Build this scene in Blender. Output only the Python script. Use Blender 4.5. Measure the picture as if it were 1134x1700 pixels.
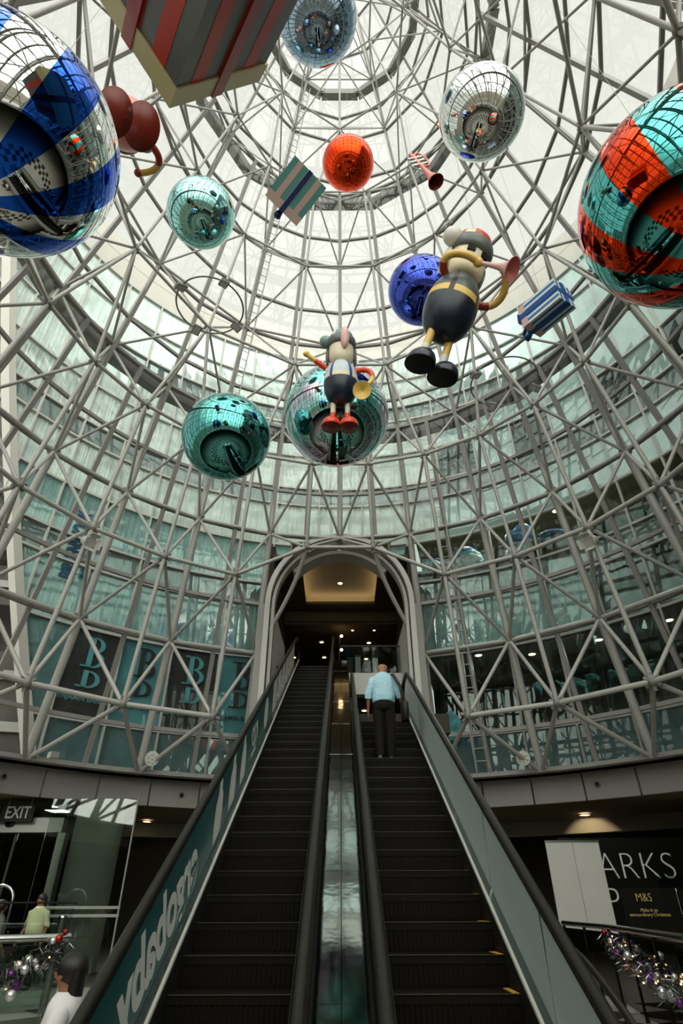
import bpy, math, random
from mathutils import Vector, Matrix, Euler
from math import sin, cos, pi, radians as R_, atan2, sqrt, hypot

SC = bpy.context.scene
for o in list(bpy.data.objects): bpy.data.objects.remove(o)
COL = SC.collection
RND = random.Random(7)
EYE = 1.5                                    # eye height of the photographer above the ground floor
SU = 9.2                                     # metres per unit of the cone survey
AX = Vector((0.0, 0.832 * SU, 0.0))          # the cone's axis

# ------------------------------------------------------------------ camera, sky, exposure
def make_camera():
    t, roll, yaw = R_(34.5), R_(-.188), R_(.12)
    r0 = Vector((cos(yaw), -sin(yaw), 0))
    u0 = Vector((-sin(yaw) * sin(t), -cos(yaw) * sin(t), cos(t)))
    fw = Vector((sin(yaw) * cos(t), cos(yaw) * cos(t), sin(t)))
    rt = r0 * cos(roll) + u0 * sin(roll)
    up = u0 * cos(roll) - r0 * sin(roll)
    cd = bpy.data.cameras.new('camera'); co = bpy.data.objects.new('camera', cd); COL.objects.link(co)
    m = Matrix((rt, up, -fw)).transposed().to_4x4(); m.translation = Vector((0, 0, EYE))
    co.matrix_world = m
    cd.sensor_fit = 'VERTICAL'; cd.sensor_height = 36; cd.lens = 951 * 36 / 1700
    cd.clip_start = .05; cd.clip_end = 400
    SC.camera = co
make_camera()
w = bpy.data.worlds.new('overcast_sky'); SC.world = w; w.use_nodes = True
nt = w.node_tree; bg = nt.nodes['Background']
tc = nt.nodes.new('ShaderNodeTexCoord'); vm = nt.nodes.new('ShaderNodeVectorMath'); vm.operation = 'DOT_PRODUCT'
vm.inputs[1].default_value = Vector((.12, -.80, .58)).normalized()   # sky patch brightened behind the photographer, added to light surfaces facing the camera
rp = nt.nodes.new('ShaderNodeMapRange'); rp.interpolation_type = 'SMOOTHSTEP'
rp.inputs['From Min'].default_value = .42; rp.inputs['From Max'].default_value = .95
rp.inputs['To Min'].default_value = 1.0; rp.inputs['To Max'].default_value = 5.0
nt.links.new(tc.outputs['Generated'], vm.inputs[0]); nt.links.new(vm.outputs['Value'], rp.inputs['Value'])
bg.inputs[0].default_value = (.90, .91, .83, 1); nt.links.new(rp.outputs[0], bg.inputs[1])
SC.view_settings.view_transform = 'Standard'; SC.view_settings.look = 'None'
SC.view_settings.gamma = 1; SC.view_settings.exposure = 0.0; SC.view_settings.use_curve_mapping = False
SC.cycles.max_bounces = 8; SC.cycles.diffuse_bounces = 3; SC.cycles.glossy_bounces = 4
SC.cycles.transparent_max_bounces = 16; SC.cycles.transmission_bounces = 4
SC.cycles.sample_clamp_indirect = 4; SC.cycles.caustics_reflective = False; SC.cycles.caustics_refractive = False

# ------------------------------------------------------------------ materials
def lin(c):
    return tuple(((v / 255) / 12.92 if v / 255 <= .04045 else ((v / 255 + .055) / 1.055) ** 2.4) for v in c)
def mat(name, rgb, rough=.5, metal=0., spec=.5, coat=0., emit=0., noise=0., nscale=6., bump=0.):
    m = bpy.data.materials.new(name); m.use_nodes = True
    n = m.node_tree; b = n.nodes['Principled BSDF']; c = lin(rgb)
    b.inputs['Base Color'].default_value = (*c, 1); b.inputs['Roughness'].default_value = rough
    b.inputs['Metallic'].default_value = metal; b.inputs['Specular IOR Level'].default_value = spec
    b.inputs['Coat Weight'].default_value = coat
    if emit:
        b.inputs['Emission Color'].default_value = (*c, 1); b.inputs['Emission Strength'].default_value = emit
    if noise or bump:
        tx = n.nodes.new('ShaderNodeTexCoord'); no = n.nodes.new('ShaderNodeTexNoise')
        no.inputs['Scale'].default_value = nscale; no.inputs['Detail'].default_value = 4
        n.links.new(tx.outputs['Object'], no.inputs['Vector'])
        if noise:
            r = n.nodes.new('ShaderNodeValToRGB')
            r.color_ramp.elements[0].position = .3; r.color_ramp.elements[1].position = .7
            r.color_ramp.elements[0].color = (*[v * (1 - noise) for v in c], 1)
            r.color_ramp.elements[1].color = (*[min(1, v * (1 + noise)) for v in c], 1)
            n.links.new(no.outputs['Fac'], r.inputs[0]); n.links.new(r.outputs[0], b.inputs['Base Color'])
        if bump:
            bp = n.nodes.new('ShaderNodeBump'); bp.inputs['Strength'].default_value = bump; bp.inputs['Distance'].default_value = .05
            n.links.new(no.outputs['Fac'], bp.inputs['Height']); n.links.new(bp.outputs[0], b.inputs['Normal'])
    return m
def glass(name, tint, k=1., base=.0, rough=.01, gl=(1, 1, 1), bump=0., bscale=.5):
    """clear sheet glass: straight-through light plus a Fresnel reflection"""
    m = bpy.data.materials.new(name); m.use_nodes = True; n = m.node_tree
    n.nodes.remove(n.nodes['Principled BSDF']); out = n.nodes['Material Output']
    tr = n.nodes.new('ShaderNodeBsdfTransparent'); tr.inputs[0].default_value = (*tint, 1)
    g = n.nodes.new('ShaderNodeBsdfGlossy'); g.inputs['Roughness'].default_value = rough; g.inputs[0].default_value = (*gl, 1)
    fr = n.nodes.new('ShaderNodeFresnel'); fr.inputs[0].default_value = 1.5
    ma = n.nodes.new('ShaderNodeMath'); ma.operation = 'MULTIPLY_ADD'; ma.use_clamp = True
    ma.inputs[1].default_value = k; ma.inputs[2].default_value = base
    n.links.new(fr.outputs[0], ma.inputs[0])
    mx = n.nodes.new('ShaderNodeMixShader'); n.links.new(ma.outputs[0], mx.inputs[0])
    n.links.new(tr.outputs[0], mx.inputs[1]); n.links.new(g.outputs[0], mx.inputs[2]); n.links.new(mx.outputs[0], out.inputs[0])
    if bump:
        tx = n.nodes.new('ShaderNodeTexCoord'); no = n.nodes.new('ShaderNodeTexNoise'); no.inputs['Scale'].default_value = bscale
        bp = n.nodes.new('ShaderNodeBump'); bp.inputs['Strength'].default_value = bump; bp.inputs['Distance'].default_value = .1
        n.links.new(tx.outputs['Object'], no.inputs['Vector']); n.links.new(no.outputs['Fac'], bp.inputs['Height'])
        n.links.new(bp.outputs[0], g.inputs['Normal'])
    return m
def pane_mat(name, rgb, refl=.18, gl=(.8, .95, .92), noise=.25, nscale=1.5, stripes=0.):
    """filmed or blind-backed window: a diffuse sheet behind reflecting glass"""
    m = mat(name, rgb, rough=.6, noise=noise, nscale=nscale); n = m.node_tree; b = n.nodes['Principled BSDF']
    if stripes:      # creased plastic film hanging in upright folds
        tx = n.nodes.new('ShaderNodeTexCoord'); mp = n.nodes.new('ShaderNodeMapping'); mp.inputs['Scale'].default_value = (5, 5, .25)
        no = n.nodes.new('ShaderNodeTexNoise'); no.inputs['Scale'].default_value = 1.6; no.inputs['Detail'].default_value = 5
        bp = n.nodes.new('ShaderNodeBump'); bp.inputs['Strength'].default_value = stripes; bp.inputs['Distance'].default_value = .15
        n.links.new(tx.outputs['Object'], mp.inputs[0]); n.links.new(mp.outputs[0], no.inputs['Vector'])
        n.links.new(no.outputs['Fac'], bp.inputs['Height']); n.links.new(bp.outputs[0], b.inputs['Normal'])
    g = n.nodes.new('ShaderNodeBsdfGlossy'); g.inputs['Roughness'].default_value = .015; g.inputs[0].default_value = (*gl, 1)
    fr = n.nodes.new('ShaderNodeFresnel'); fr.inputs[0].default_value = 1.5
    ma = n.nodes.new('ShaderNodeMath'); ma.operation = 'ADD'; ma.use_clamp = True; ma.inputs[1].default_value = refl
    mx = n.nodes.new('ShaderNodeMixShader')
    n.links.new(fr.outputs[0], ma.inputs[0]); n.links.new(ma.outputs[0], mx.inputs[0])
    n.links.new(b.outputs[0], mx.inputs[1]); n.links.new(g.outputs[0], mx.inputs[2])
    n.links.new(mx.outputs[0], n.nodes['Material Output'].inputs[0])
    return m
M = dict(
    frame=mat('silver_paint', (178, 176, 171), .42, .1, .4),
    mull=mat('grey_aluminium', (146, 143, 140), .45, .1, .4),
    beam=mat('grey_steel', (128, 127, 123), .5, .1),
    white=mat('white_paint', (196, 195, 188), .45),
    offw=mat('off_white_board', (205, 203, 198), .6, noise=.03, nscale=2),
    fascia=mat('fascia_panel_grey', (150, 146, 142), .4, .1),
    soffit=mat('dark_ceiling_board', (108, 100, 82), .8),
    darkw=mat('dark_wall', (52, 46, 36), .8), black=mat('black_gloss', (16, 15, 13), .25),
    matblack=mat('matt_black', (22, 20, 15), .7, 0, .25), wallg=mat('plaster_grey', (150, 150, 143), .8),
    rubber=mat('black_rubber', (32, 29, 23), .42, 0, .35), tread=mat('escalator_step_black', (20, 17, 11), .65, 0., .12, noise=.15, nscale=40),
    nosing=mat('step_edge_grey', (62, 57, 48), .5, .1), yellow=mat('yellow_paint', (225, 170, 60), .5),
    steel=mat('brushed_stainless_steel', (150, 158, 157), .07, 1., bump=.1, nscale=1.4), deck=mat('satin_steel', (138, 144, 143), .22, 1., bump=.03, nscale=1.0), alu=mat('bright_aluminium_edge', (205, 205, 198), .4),
    steel2=mat('polished_steel', (190, 192, 190), .2, 1.),
    floor=mat('floor_stone', (176, 170, 158), .3, noise=.1, nscale=.8),
    lamp=mat('lamp_glow_warm', (255, 214, 160), .4, emit=9.), cove=mat('cove_glow', (255, 216, 160), .4, emit=5.),
    spark=mat('fairy_light', (255, 190, 120), .4, emit=5.),
    ceil2=mat('ceiling_paint_taupe', (176, 170, 150), .8), brown=mat('dark_timber', (52, 38, 26), .6, noise=.3, nscale=3),
    granite=mat('brown_granite', (150, 96, 58), .35, noise=.35, nscale=30),
    concrete=mat('weathered_concrete', (104, 104, 98), .85, noise=.4, nscale=1.2), brickd=mat('dark_cladding', (62, 58, 54), .8, noise=.4, nscale=.8),
    wire=mat('steel_wire', (150, 150, 145), .4, .6),
    cone=glass('clear_cone_glass', (.955, .965, .955), .8, .0, .01), clear=glass('balustrade_glass', (.80, .88, .86), 1.1, .02, .02), faint=glass('thin_clear_glass', (.8, .86, .84), .35, .0, .03), smoke2=glass('dim_shop_glass', (.62, .74, .71), .8, .05, .01, (.8, .95, .92), bump=.02), sheen=pane_mat('sheen_glass_pane', (158, 188, 183), .26, nscale=.6),
    
    smoke=glass('tinted_glass', (.45, .56, .53), 1.6, .12, .01, (.75, .92, .9), bump=.02),
    dglass=glass('door_glass', (.8, .86, .82), 1.5, .03, .02),
    pale=pane_mat('pale_film_pane', (196, 212, 205), .1, stripes=.5), teal=pane_mat('teal_film_pane', (128, 168, 164), .12, stripes=.5),
    deep=pane_mat('deep_teal_pane', (74, 112, 114), .05), span=pane_mat('spandrel_glass', (88, 104, 102), .14),
    posterb=pane_mat('black_poster_pane', (22, 22, 20), -.025), postert=pane_mat('teal_poster_pane', (64, 132, 138), .0),
    parap=mat('parapet_panel', (205, 202, 194), .6),
    tlogo=mat('teal_print', (82, 158, 164), .6), blogo=mat('black_print', (18, 24, 26), .6), navyp=mat('navy_print', (20, 66, 104), .6),
    wprint=mat('white_print', (222, 222, 216), .6), gold=mat('gold_print', (205, 178, 110), .4, .3),
    advert=mat('teal_advert_film', (38, 92, 92), .3, noise=.15, nscale=1.0),
    skin=mat('skin_brown', (150, 104, 76), .55), shirt=mat('light_blue_cotton', (168, 208, 222), .85, bump=.9, nscale=7),
    trouser=mat('black_trousers', (24, 21, 18), .85, 0, .2, bump=.5, nscale=7), shoe=mat('black_leather', (20, 18, 16), .35),
    bag=mat('black_nylon', (22, 20, 18), .6), wcloth=mat('white_cotton', (225, 222, 222), .8, bump=.3, nscale=9), hair=mat('black_hair', (20, 16, 14), .5),
    lemon=mat('pale_yellow_shirt', (222, 214, 170), .8), bluec=mat('blue_cotton', (34, 96, 150), .8), greyc=mat('grey_cotton', (120, 116, 108), .8),
)
def pale_reflection():  # see-through pale sheet, its colour stands for a reflection in glass
    m = bpy.data.materials.new('painted_reflection'); m.use_nodes = True; n = m.node_tree; b = n.nodes['Principled BSDF']
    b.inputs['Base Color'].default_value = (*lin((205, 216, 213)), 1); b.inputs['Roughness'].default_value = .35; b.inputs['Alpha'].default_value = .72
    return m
M['palerefl'] = pale_reflection()
def ball_mat(name, rgb, rough=.02, bump=.04):
    m = mat(name, rgb, rough, 1., bump=bump, nscale=1.6)
    m.node_tree.nodes['Principled BSDF'].inputs['Specular Tint'].default_value = (1, 1, 1, 1)
    return m

# ------------------------------------------------------------------ mesh helpers
class MB:
    def __init__(s): s.v = []; s.f = []; s.m = []; s.s = []
    def add(s, vs, fs, mi=0, sm=False):
        k = len(s.v); s.v += [tuple(v) for v in vs]
        for i, f in enumerate(fs):
            s.f.append([k + a for a in f]); s.m.append(mi[i] if isinstance(mi, list) else mi); s.s.append(sm)
        return s
    def box(s, c, d, rot=None, mi=0):
        c = Vector(c); vs = []
        for x in (-.5, .5):
            for y in (-.5, .5):
                for z in (-.5, .5):
                    p = Vector((x * d[0], y * d[1], z * d[2])); vs.append(c + (rot @ p if rot else p))
        return s.add(vs, [(0, 1, 3, 2), (4, 6, 7, 5), (0, 4, 5, 1), (2, 3, 7, 6), (0, 2, 6, 4), (1, 5, 7, 3)], mi)
    def bar(s, p, q, wd, ht, up=(0, 0, 1), mi=0):
        p, q, up = Vector(p), Vector(q), Vector(up); d = (q - p).normalized()
        a = d.cross(up).normalized(); b = a.cross(d).normalized(); vs = []
        for e in (p, q):
            for i, j in ((-1, -1), (1, -1), (1, 1), (-1, 1)): vs.append(e + a * i * wd / 2 + b * j * ht / 2)
        return s.add(vs, [(0, 1, 2, 3), (7, 6, 5, 4), (0, 4, 5, 1), (1, 5, 6, 2), (2, 6, 7, 3), (3, 7, 4, 0)], mi)
    def tube(s, pts, r, n=8, cap=True, mi=0, flat=1.):
        pts = [Vector(p) for p in pts]; rs = r if isinstance(r, (list, tuple)) else [r] * len(pts)
        vs = []; fs = []; a = None
        for i, p in enumerate(pts):
            d = (pts[min(i + 1, len(pts) - 1)] - pts[max(i - 1, 0)]).normalized()
            if a is None: a = d.orthogonal().normalized()
            a = (a - d * a.dot(d)).normalized(); b = d.cross(a)
            for k in range(n):
                t = 2 * pi * k / n; vs.append(p + a * cos(t) * rs[i] + b * sin(t) * rs[i] * flat)
        for i in range(len(pts) - 1):
            for k in range(n): fs.append((i * n + k, i * n + (k + 1) % n, (i + 1) * n + (k + 1) % n, (i + 1) * n + k))
        s.add(vs, fs, mi, True)
        if cap:
            s.add(vs[:n], [tuple(reversed(range(n)))], mi); s.add(vs[-n:], [tuple(range(n))], mi)
        return s
    def lathe(s, prof, n=32, mf=0, T=None, sx=1., sy=1.):
        vs = []; fs = []; ms = []
        for r, z in prof:
            for k in range(n):
                t = 2 * pi * k / n; p = Vector((sx * r * sin(t), sy * r * cos(t), z)); vs.append(T @ p if T else p)
        for i in range(len(prof) - 1):
            for k in range(n):
                fs.append((i * n + k, (i + 1) * n + k, (i + 1) * n + (k + 1) % n, i * n + (k + 1) % n))
                ms.append(mf(2 * pi * (k + .5) / n, i) if callable(mf) else mf)
        return s.add(vs, fs, ms, True)
    def ell(s, c, r, n=20, mi=0, T=None):
        c = Vector(c); r = r if isinstance(r, (tuple, list)) else (r, r, r); h = n // 2
        prof = [(sin(pi * i / h), -cos(pi * i / h)) for i in range(h + 1)]; prof[0] = (1e-4, -1); prof[-1] = (1e-4, 1)
        X = Matrix.Translation(c) @ (T.to_4x4() if T else Matrix()) @ Matrix.Diagonal((*r, 1))
        return s.lathe(prof, n, mi, X)
    def loft(s, rings, mi=0, cap=True):
        n = len(rings[0]); vs = [p for r in rings for p in r]; fs = []
        for i in range(len(rings) - 1):
            for k in range(n): fs.append((i * n + k, i * n + (k + 1) % n, (i + 1) * n + (k + 1) % n, (i + 1) * n + k))
        s.add(vs, fs, mi, True)
        if cap: s.add(rings[0], [tuple(reversed(range(n)))], mi); s.add(rings[-1], [tuple(range(n))], mi)
        return s
    def build(s, name, mats, parent=None, world=True):
        me = bpy.data.meshes.new(name)
        vs = s.v
        if parent is not None and world:
            L = parent_loc(parent); vs = [(x - L[0], y - L[1], z - L[2]) for x, y, z in vs]
        me.from_pydata(vs, [], s.f)
        for m in (mats if isinstance(mats, (list, tuple)) else [mats]): me.materials.append(m)
        me.polygons.foreach_set('material_index', s.m); me.polygons.foreach_set('use_smooth', s.s)
        me.update(); o = bpy.data.objects.new(name, me); COL.objects.link(o)
        if parent is not None: o.parent = parent
        return o
def parent_loc(o):
    L = Vector((0, 0, 0))
    while o is not None: L = L + o.location; o = o.parent
    return L
def tag(o, label=None, cat=None, group=None, kind=None):
    if label: o['label'] = label
    if cat: o['category'] = cat
    if group: o['group'] = group
    if kind: o['kind'] = kind
    return o
def thing(name, label, cat, loc=(0, 0, 0), group=None, rot=None):
    o = bpy.data.objects.new(name, None); COL.objects.link(o); o.location = loc; o.empty_display_size = .1
    if rot is not None: o.rotation_euler = rot
    return tag(o, label, cat, group)
def struct(name, mb, mats, parent=None):
    o = mb.build(name, mats, parent)
    if parent is None: o['kind'] = 'structure'
    return o
def sroot(name, loc=(0, 0, 0)):
    o = bpy.data.objects.new(name, None); COL.objects.link(o); o.location = loc; o['kind'] = 'structure'; return o
def text(body, name, size, loc, xdir, ydir, mats, parent, thick=0., align='CENTER', sx=1., ext=.004, mirror=False, mid='CENTER'):
    cu = bpy.data.curves.new(name, 'FONT'); cu.body = body; cu.size = size; cu.align_x = align; cu.align_y = mid
    cu.offset = thick; cu.extrude = ext; cu.space_line = .9
    tmp = bpy.data.objects.new(name, cu); COL.objects.link(tmp)
    me = bpy.data.meshes.new_from_object(tmp.evaluated_get(bpy.context.evaluated_depsgraph_get())); me.name = name
    bpy.data.objects.remove(tmp); bpy.data.curves.remove(cu)
    o = bpy.data.objects.new(name, me); COL.objects.link(o); me.materials.clear(); me.materials.append(mats)
    x = Vector(xdir).normalized(); y = Vector(ydir); y = (y - x * y.dot(x)).normalized(); z = x.cross(y)
    m = Matrix((x * sx, y, z)).transposed().to_4x4(); L = Vector(loc)
    if parent is not None: o.parent = parent; L = L - parent_loc(parent)
    m.translation = L; o.matrix_local = m
    return o
def cyl_pt(r, th, z):                        # r, z in metres (z from eye level), th in degrees from +Y towards +X
    a = R_(th); return Vector((AX.x + r * sin(a), AX.y + r * cos(a), z + EYE))
def r_in(z): return (1 - (z / SU - .467) * .316) * SU
def r_out(z): return (1.123 - (z / SU - .723) * .3087) * SU

# ------------------------------------------------------------------ ground floor, upper slabs, fascia, outer walls
def ring_floor(name, r0, r1, z, mats, n=96, th0=0, th1=360, dz=.0):
    b = MB(); k = n; ths = [th0 + (th1 - th0) * i / k for i in range(k + 1)]
    for z_, up in ((z, True), (z - dz, False)) if dz else ((z, True),):
        for i in range(k):
            q = [cyl_pt(r0, ths[i], z_), cyl_pt(r1, ths[i], z_), cyl_pt(r1, ths[i + 1], z_), cyl_pt(r0, ths[i + 1], z_)]
            b.add(q, [(0, 3, 2, 1)] if up else [(0, 1, 2, 3)])
    if dz:
        for i in range(k):
            for r in (r0, r1):
                b.add([cyl_pt(r, ths[i], z - dz), cyl_pt(r, ths[i + 1], z - dz), cyl_pt(r, ths[i + 1], z), cyl_pt(r, ths[i], z)], [(0, 1, 2, 3)])
    return struct(name, b, mats)
def cyl_wall(name, r, z0, z1, mats, th0=0, th1=360, n=96, thick=.25):
    b = MB(); ths = [th0 + (th1 - th0) * i / n for i in range(n + 1)]
    for i in range(n):
        A = [cyl_pt(r, ths[i], z0), cyl_pt(r, ths[i + 1], z0), cyl_pt(r, ths[i + 1], z1), cyl_pt(r, ths[i], z1)]
        B = [cyl_pt(r + thick, ths[i], z0), cyl_pt(r + thick, ths[i + 1], z0), cyl_pt(r + thick, ths[i + 1], z1), cyl_pt(r + thick, ths[i], z1)]
        b.add(A + B, [(0, 3, 2, 1), (4, 5, 6, 7), (3, 7, 6, 2), (0, 1, 5, 4)])
    return struct(name, b, mats)
ring_floor('floor', 0.001, 30, -EYE, M['floor'])
# darker stone checks laid as a ring in the floor, read in the mirror balls
fl = MB()
for i in range(48):
    for j in range(3):
        if (i + j) % 2 == 0:
            a0, a1 = i * 7.5, i * 7.5 + 7.5; r0 = 5.2 + j * .9
            fl.add([cyl_pt(r0, a0, -EYE + .004), cyl_pt(r0 + .9, a0, -EYE + .004), cyl_pt(r0 + .9, a1, -EYE + .004), cyl_pt(r0, a1, -EYE + .004)], [(0, 3, 2, 1)])
struct('floor_inlay', fl, mat('dark_stone', (60, 56, 50), .25))
FZ0, FZ1, FR = 2.36, 3.04, 11.9
ring_floor('ceiling', FR - .02, 30, FZ0 + .06, M['soffit'])
ring_floor('floor_upper', 11.0, 12.6, FZ1, M['fascia'])
tr = sroot('trim_1', (0, AX.y, FZ0 + EYE))
pan = 52
for i in range(pan):
    a0, a1 = 360 / pan * i + .12, 360 / pan * (i + 1) - .12; b = MB()
    if abs(((a0 + a1) / 2 + 180) % 360 - 180) < 12: continue
    for k in range(3):
        t0, t1 = a0 + (a1 - a0) * k / 3, a0 + (a1 - a0) * (k + 1) / 3
        P = [cyl_pt(r, t, z) for r in (FR - .04, FR + .1) for t in (t0, t1) for z in (FZ0, FZ1)]
        b.add(P, [(0, 1, 3, 2), (4, 6, 7, 5), (0, 2, 6, 4), (1, 5, 7, 3), (0, 4, 5, 1), (2, 3, 7, 6)])
    b.build('fascia_panel', M['fascia'], tr)
cb = MB()
for i in range(96):
    t0, t1 = i * 3.75, i * 3.75 + 3.75
    if abs(((t0 + t1) / 2 + 180) % 360 - 180) < 12: continue
    P = [cyl_pt(r, t, z) for r in (11.3, 11.75) for t in (t0, t1) for z in (FZ1, FZ1 + .16)]
    cb.add(P, [(0, 1, 3, 2), (4, 6, 7, 5), (0, 2, 6, 4), (1, 5, 7, 3)])
struct('trim_2', cb, M['mull'])
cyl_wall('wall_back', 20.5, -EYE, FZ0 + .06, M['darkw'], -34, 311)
ring_floor('ceiling_bulkhead', 16.6, 17.0, FZ0 + .06, M['wallg'], 120, -48, 80, .42)

# ------------------------------------------------------------------ the space frame
RING = dict(Z=(1.245, .337), A=(1, .467), B=(1.123, .723), C=(.891, .891), D=(1.006, 1.141), E=(.774, 1.309), F=(.893, 1.561),
            G=(.653, 1.678), H=(.756, 1.93), I=(.509, 2.096), J=(.648, 2.323), K=(.398, 2.461), L=(.55, 2.706),
            M=(.272, 2.768), N=(.418, 3.007), O=(.152, 3.16), P=(.31, 3.3), Q=(.04, 3.52), S=(.16, 3.78))
def node(k, j):
    r, z = RING[k]; a = R_(j * 15 - .135)
    if k == 'C' and abs(j) < 1: r, z = .885, 1.026
    return Vector((AX.x + r * SU * sin(a), AX.y + r * SU * cos(a), z * SU + EYE))
HALF = [i + .5 for i in range(-12, 12)]; INT = list(range(-11, 13)); ODD = list(range(-11, 12, 2)); EVEN = list(range(-10, 13, 2))
Q4 = [-8, -4, 0, 4, 8, 12]; Q2 = [-10, -6, -2, 2, 6, 10]
IDX = dict(Z=INT, A=HALF, B=INT, C=HALF, D=INT, E=HALF, F=INT, G=ODD, H=EVEN, I=ODD, J=EVEN, K=ODD, L=EVEN, M=Q4, N=Q2, O=Q4, P=Q2, Q=Q4, S=Q2)
def gone(k, j): return (k in 'A' and abs(j) < 1) or (k in 'BZ' and j == 0)
TR = dict(Z=.078, A=.07, B=.068, C=.062, D=.06, E=.055, F=.054, G=.049, H=.048, I=.044, J=.044, K=.04, L=.04, M=.038, N=.038, O=.036, P=.036, Q=.036, S=.036)
FRM = thing('space_frame', 'conical lattice of silver steel tubes rising over the whole atrium', 'space frame', (0, AX.y, 0))
def near(k, j, tgt, span):                                   # nodes of ring tgt within span (in 15-degree steps) of j
    return [i for i in IDX[tgt] if abs(((i - j + 12) % 24) - 12) <= span + .01]
for k in IDX:
    if k in 'ZS': continue
    b = MB(); ix = IDX[k]
    for i, j in enumerate(ix):
        j2 = ix[(i + 1) % len(ix)]
        if gone(k, j) or gone(k, j2): continue
        b.tube([node(k, j), node(k, j2)], TR[k], 8, False)
    b.build('ring_chord', M['frame'], FRM)
def chord(keys, j, rs):
    b = MB()
    for a, c in zip(keys, keys[1:]):
        if gone(*a) or gone(*c): continue
        b.tube([node(*a), node(*c)], rs[a[0]], 8, False)
    if b.v: b.build('meridian_chord', M['frame'], FRM)
RIN = {k: v * .95 for k, v in TR.items()}; ROUT = dict(TR); ROUT.update(Z=.115, B=.105, D=.095, F=.07)
for j in HALF:
    g = min(ODD, key=lambda i: abs(((i - j + 12) % 24) - 12))
    chord([('A', j), ('C', j), ('E', j), ('G', g)], j, RIN)
for j in ODD:
    m_ = min(Q4, key=lambda i: abs(((i - j + 12) % 24) - 12)); chord([('G', j), ('I', j), ('K', j), ('M', m_)], j, RIN)
for j in Q4: chord([('M', j), ('O', j), ('Q', j)], j, RIN)
for j in INT:
    ks = [('Z', j), ('B', j), ('D', j), ('F', j)]
    if j % 2 == 0:
        ks += [('H', j), ('J', j), ('L', j)]
        if j in Q2: ks += [('N', j), ('P', j), ('S', j)]
    chord(ks, j, ROUT)
webs = []
def web(k1, k2, span, only=None):
    for j in IDX[k1]:
        if only and not only(j): continue
        for i in near(k1, j, k2, span):
            if gone(k1, j) or gone(k2, i): continue
            if k1 == 'B' and k2 == 'C' and abs(i) < 1: continue
            webs.append((node(k1, j), node(k2, i), TR[k2] * .82))
web('A', 'Z', .5); web('A', 'B', .5); web('B', 'C', .5); web('C', 'D', .5); web('D', 'E', .5); web('E', 'F', .5)
web('F', 'G', 0, lambda j: j % 2); web('F', 'G', 1, lambda j: j % 2 == 0); web('G', 'H', 1); web('H', 'I', 1); web('I', 'J', 1); web('J', 'K', 1)
web('K', 'L', 1); web('L', 'M', 2, lambda j: j in Q2); web('L', 'M', 0, lambda j: j in Q4); web('M', 'N', 2); web('N', 'O', 2); web('O', 'P', 2); web('P', 'Q', 2)
CAMI = SC.camera.matrix_world.inverted()
def seen(p):                                                # 0 when outside the picture, else apparent scale
    q = CAMI @ p
    if q.z > -.3: return 0
    x, y = q.x / -q.z * 951, q.y / -q.z * 951
    return 1 / -q.z if abs(x) < 590 and abs(y) < 870 else 0
uc = MB(); uc.tube([(0, 0, 0), (0, 0, 1)], 1, 8, False); UC = uc.build('web_brace', M['frame'], FRM, False)
webs.sort(key=lambda t: -max(seen(t[0]), seen(t[1])) * (t[0] - t[1]).length)
rest = MB()
for n_, (p, q, r) in enumerate(webs):
    if n_ < 99:
        o = UC if n_ == 0 else UC.copy()
        if n_: COL.objects.link(o)
        d = q - p; o.parent = FRM
        m4 = d.to_track_quat('Z', 'Y').to_matrix().to_4x4() @ Matrix.Diagonal((r, r, d.length, 1)); m4.translation = p - FRM.location
        o.matrix_local = m4
    else: rest.tube([p, q], r, 7, False)
tag(rest.build('web_brace', M['frame'], FRM), kind='stuff')
nodes = [(node(k, j), TR[k] * 1.75) for k in IDX for j in IDX[k] if not gone(k, j) and k not in 'ZQS']
nodes.sort(key=lambda t: -seen(t[0]) * t[1])
def joint(b, p, r):
    b.ell(p, r, 10); rr = Vector((p.x - AX.x, p.y - AX.y, .3 * hypot(p.x, p.y - AX.y))).normalized()
    a = rr.orthogonal().normalized(); c = rr.cross(a)
    for k in range(6):
        d = a * cos(k * pi / 3) + c * sin(k * pi / 3); b.tube([p + d * r * .8, p + d * r * 1.7], r * .45, 6)
rest = MB()
for n_, (p, r) in enumerate(nodes):
    if n_ < 99: b = MB(); joint(b, p, r); b.build('node_joint', M['beam'], FRM)
    else: rest.ell(p, r, 8)
tag(rest.build('node_joint', M['beam'], FRM), kind='stuff')
for s in (-1, 1):                                            # the bent tubes that carry the lattice past the arch
    p, q = node('C', .5 * s), node('B', 1 * s)
    mid = [p.lerp(q, t) + Vector((s * -.28 * sin(pi * t), -.1 * sin(pi * t), .25 * sin(pi * t))) for t in [i / 10 for i in range(11)]]
    MB().tube(mid, .07, 8, False).build('arch_brace', M['frame'], FRM)
for k, hh, ww in (('F', .55, .34), ('L', .5, .3), ('P', .5, .3)):   # heavy box ring beams outside the lattice
    b = MB(); r, z = RING[k]; r = r * SU + .34; nn = 24 if k == 'F' else 12
    for i in range(nn):
        t0, t1 = 360 / nn * i, 360 / nn * (i + 1)
        if nn == 12: t0 += 15; t1 += 15
        b.bar(cyl_pt(r, t0, z * SU + .1), cyl_pt(r, t1, z * SU + .1), ww, hh)
    b.build('ring_beam', M['beam'], FRM)

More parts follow.
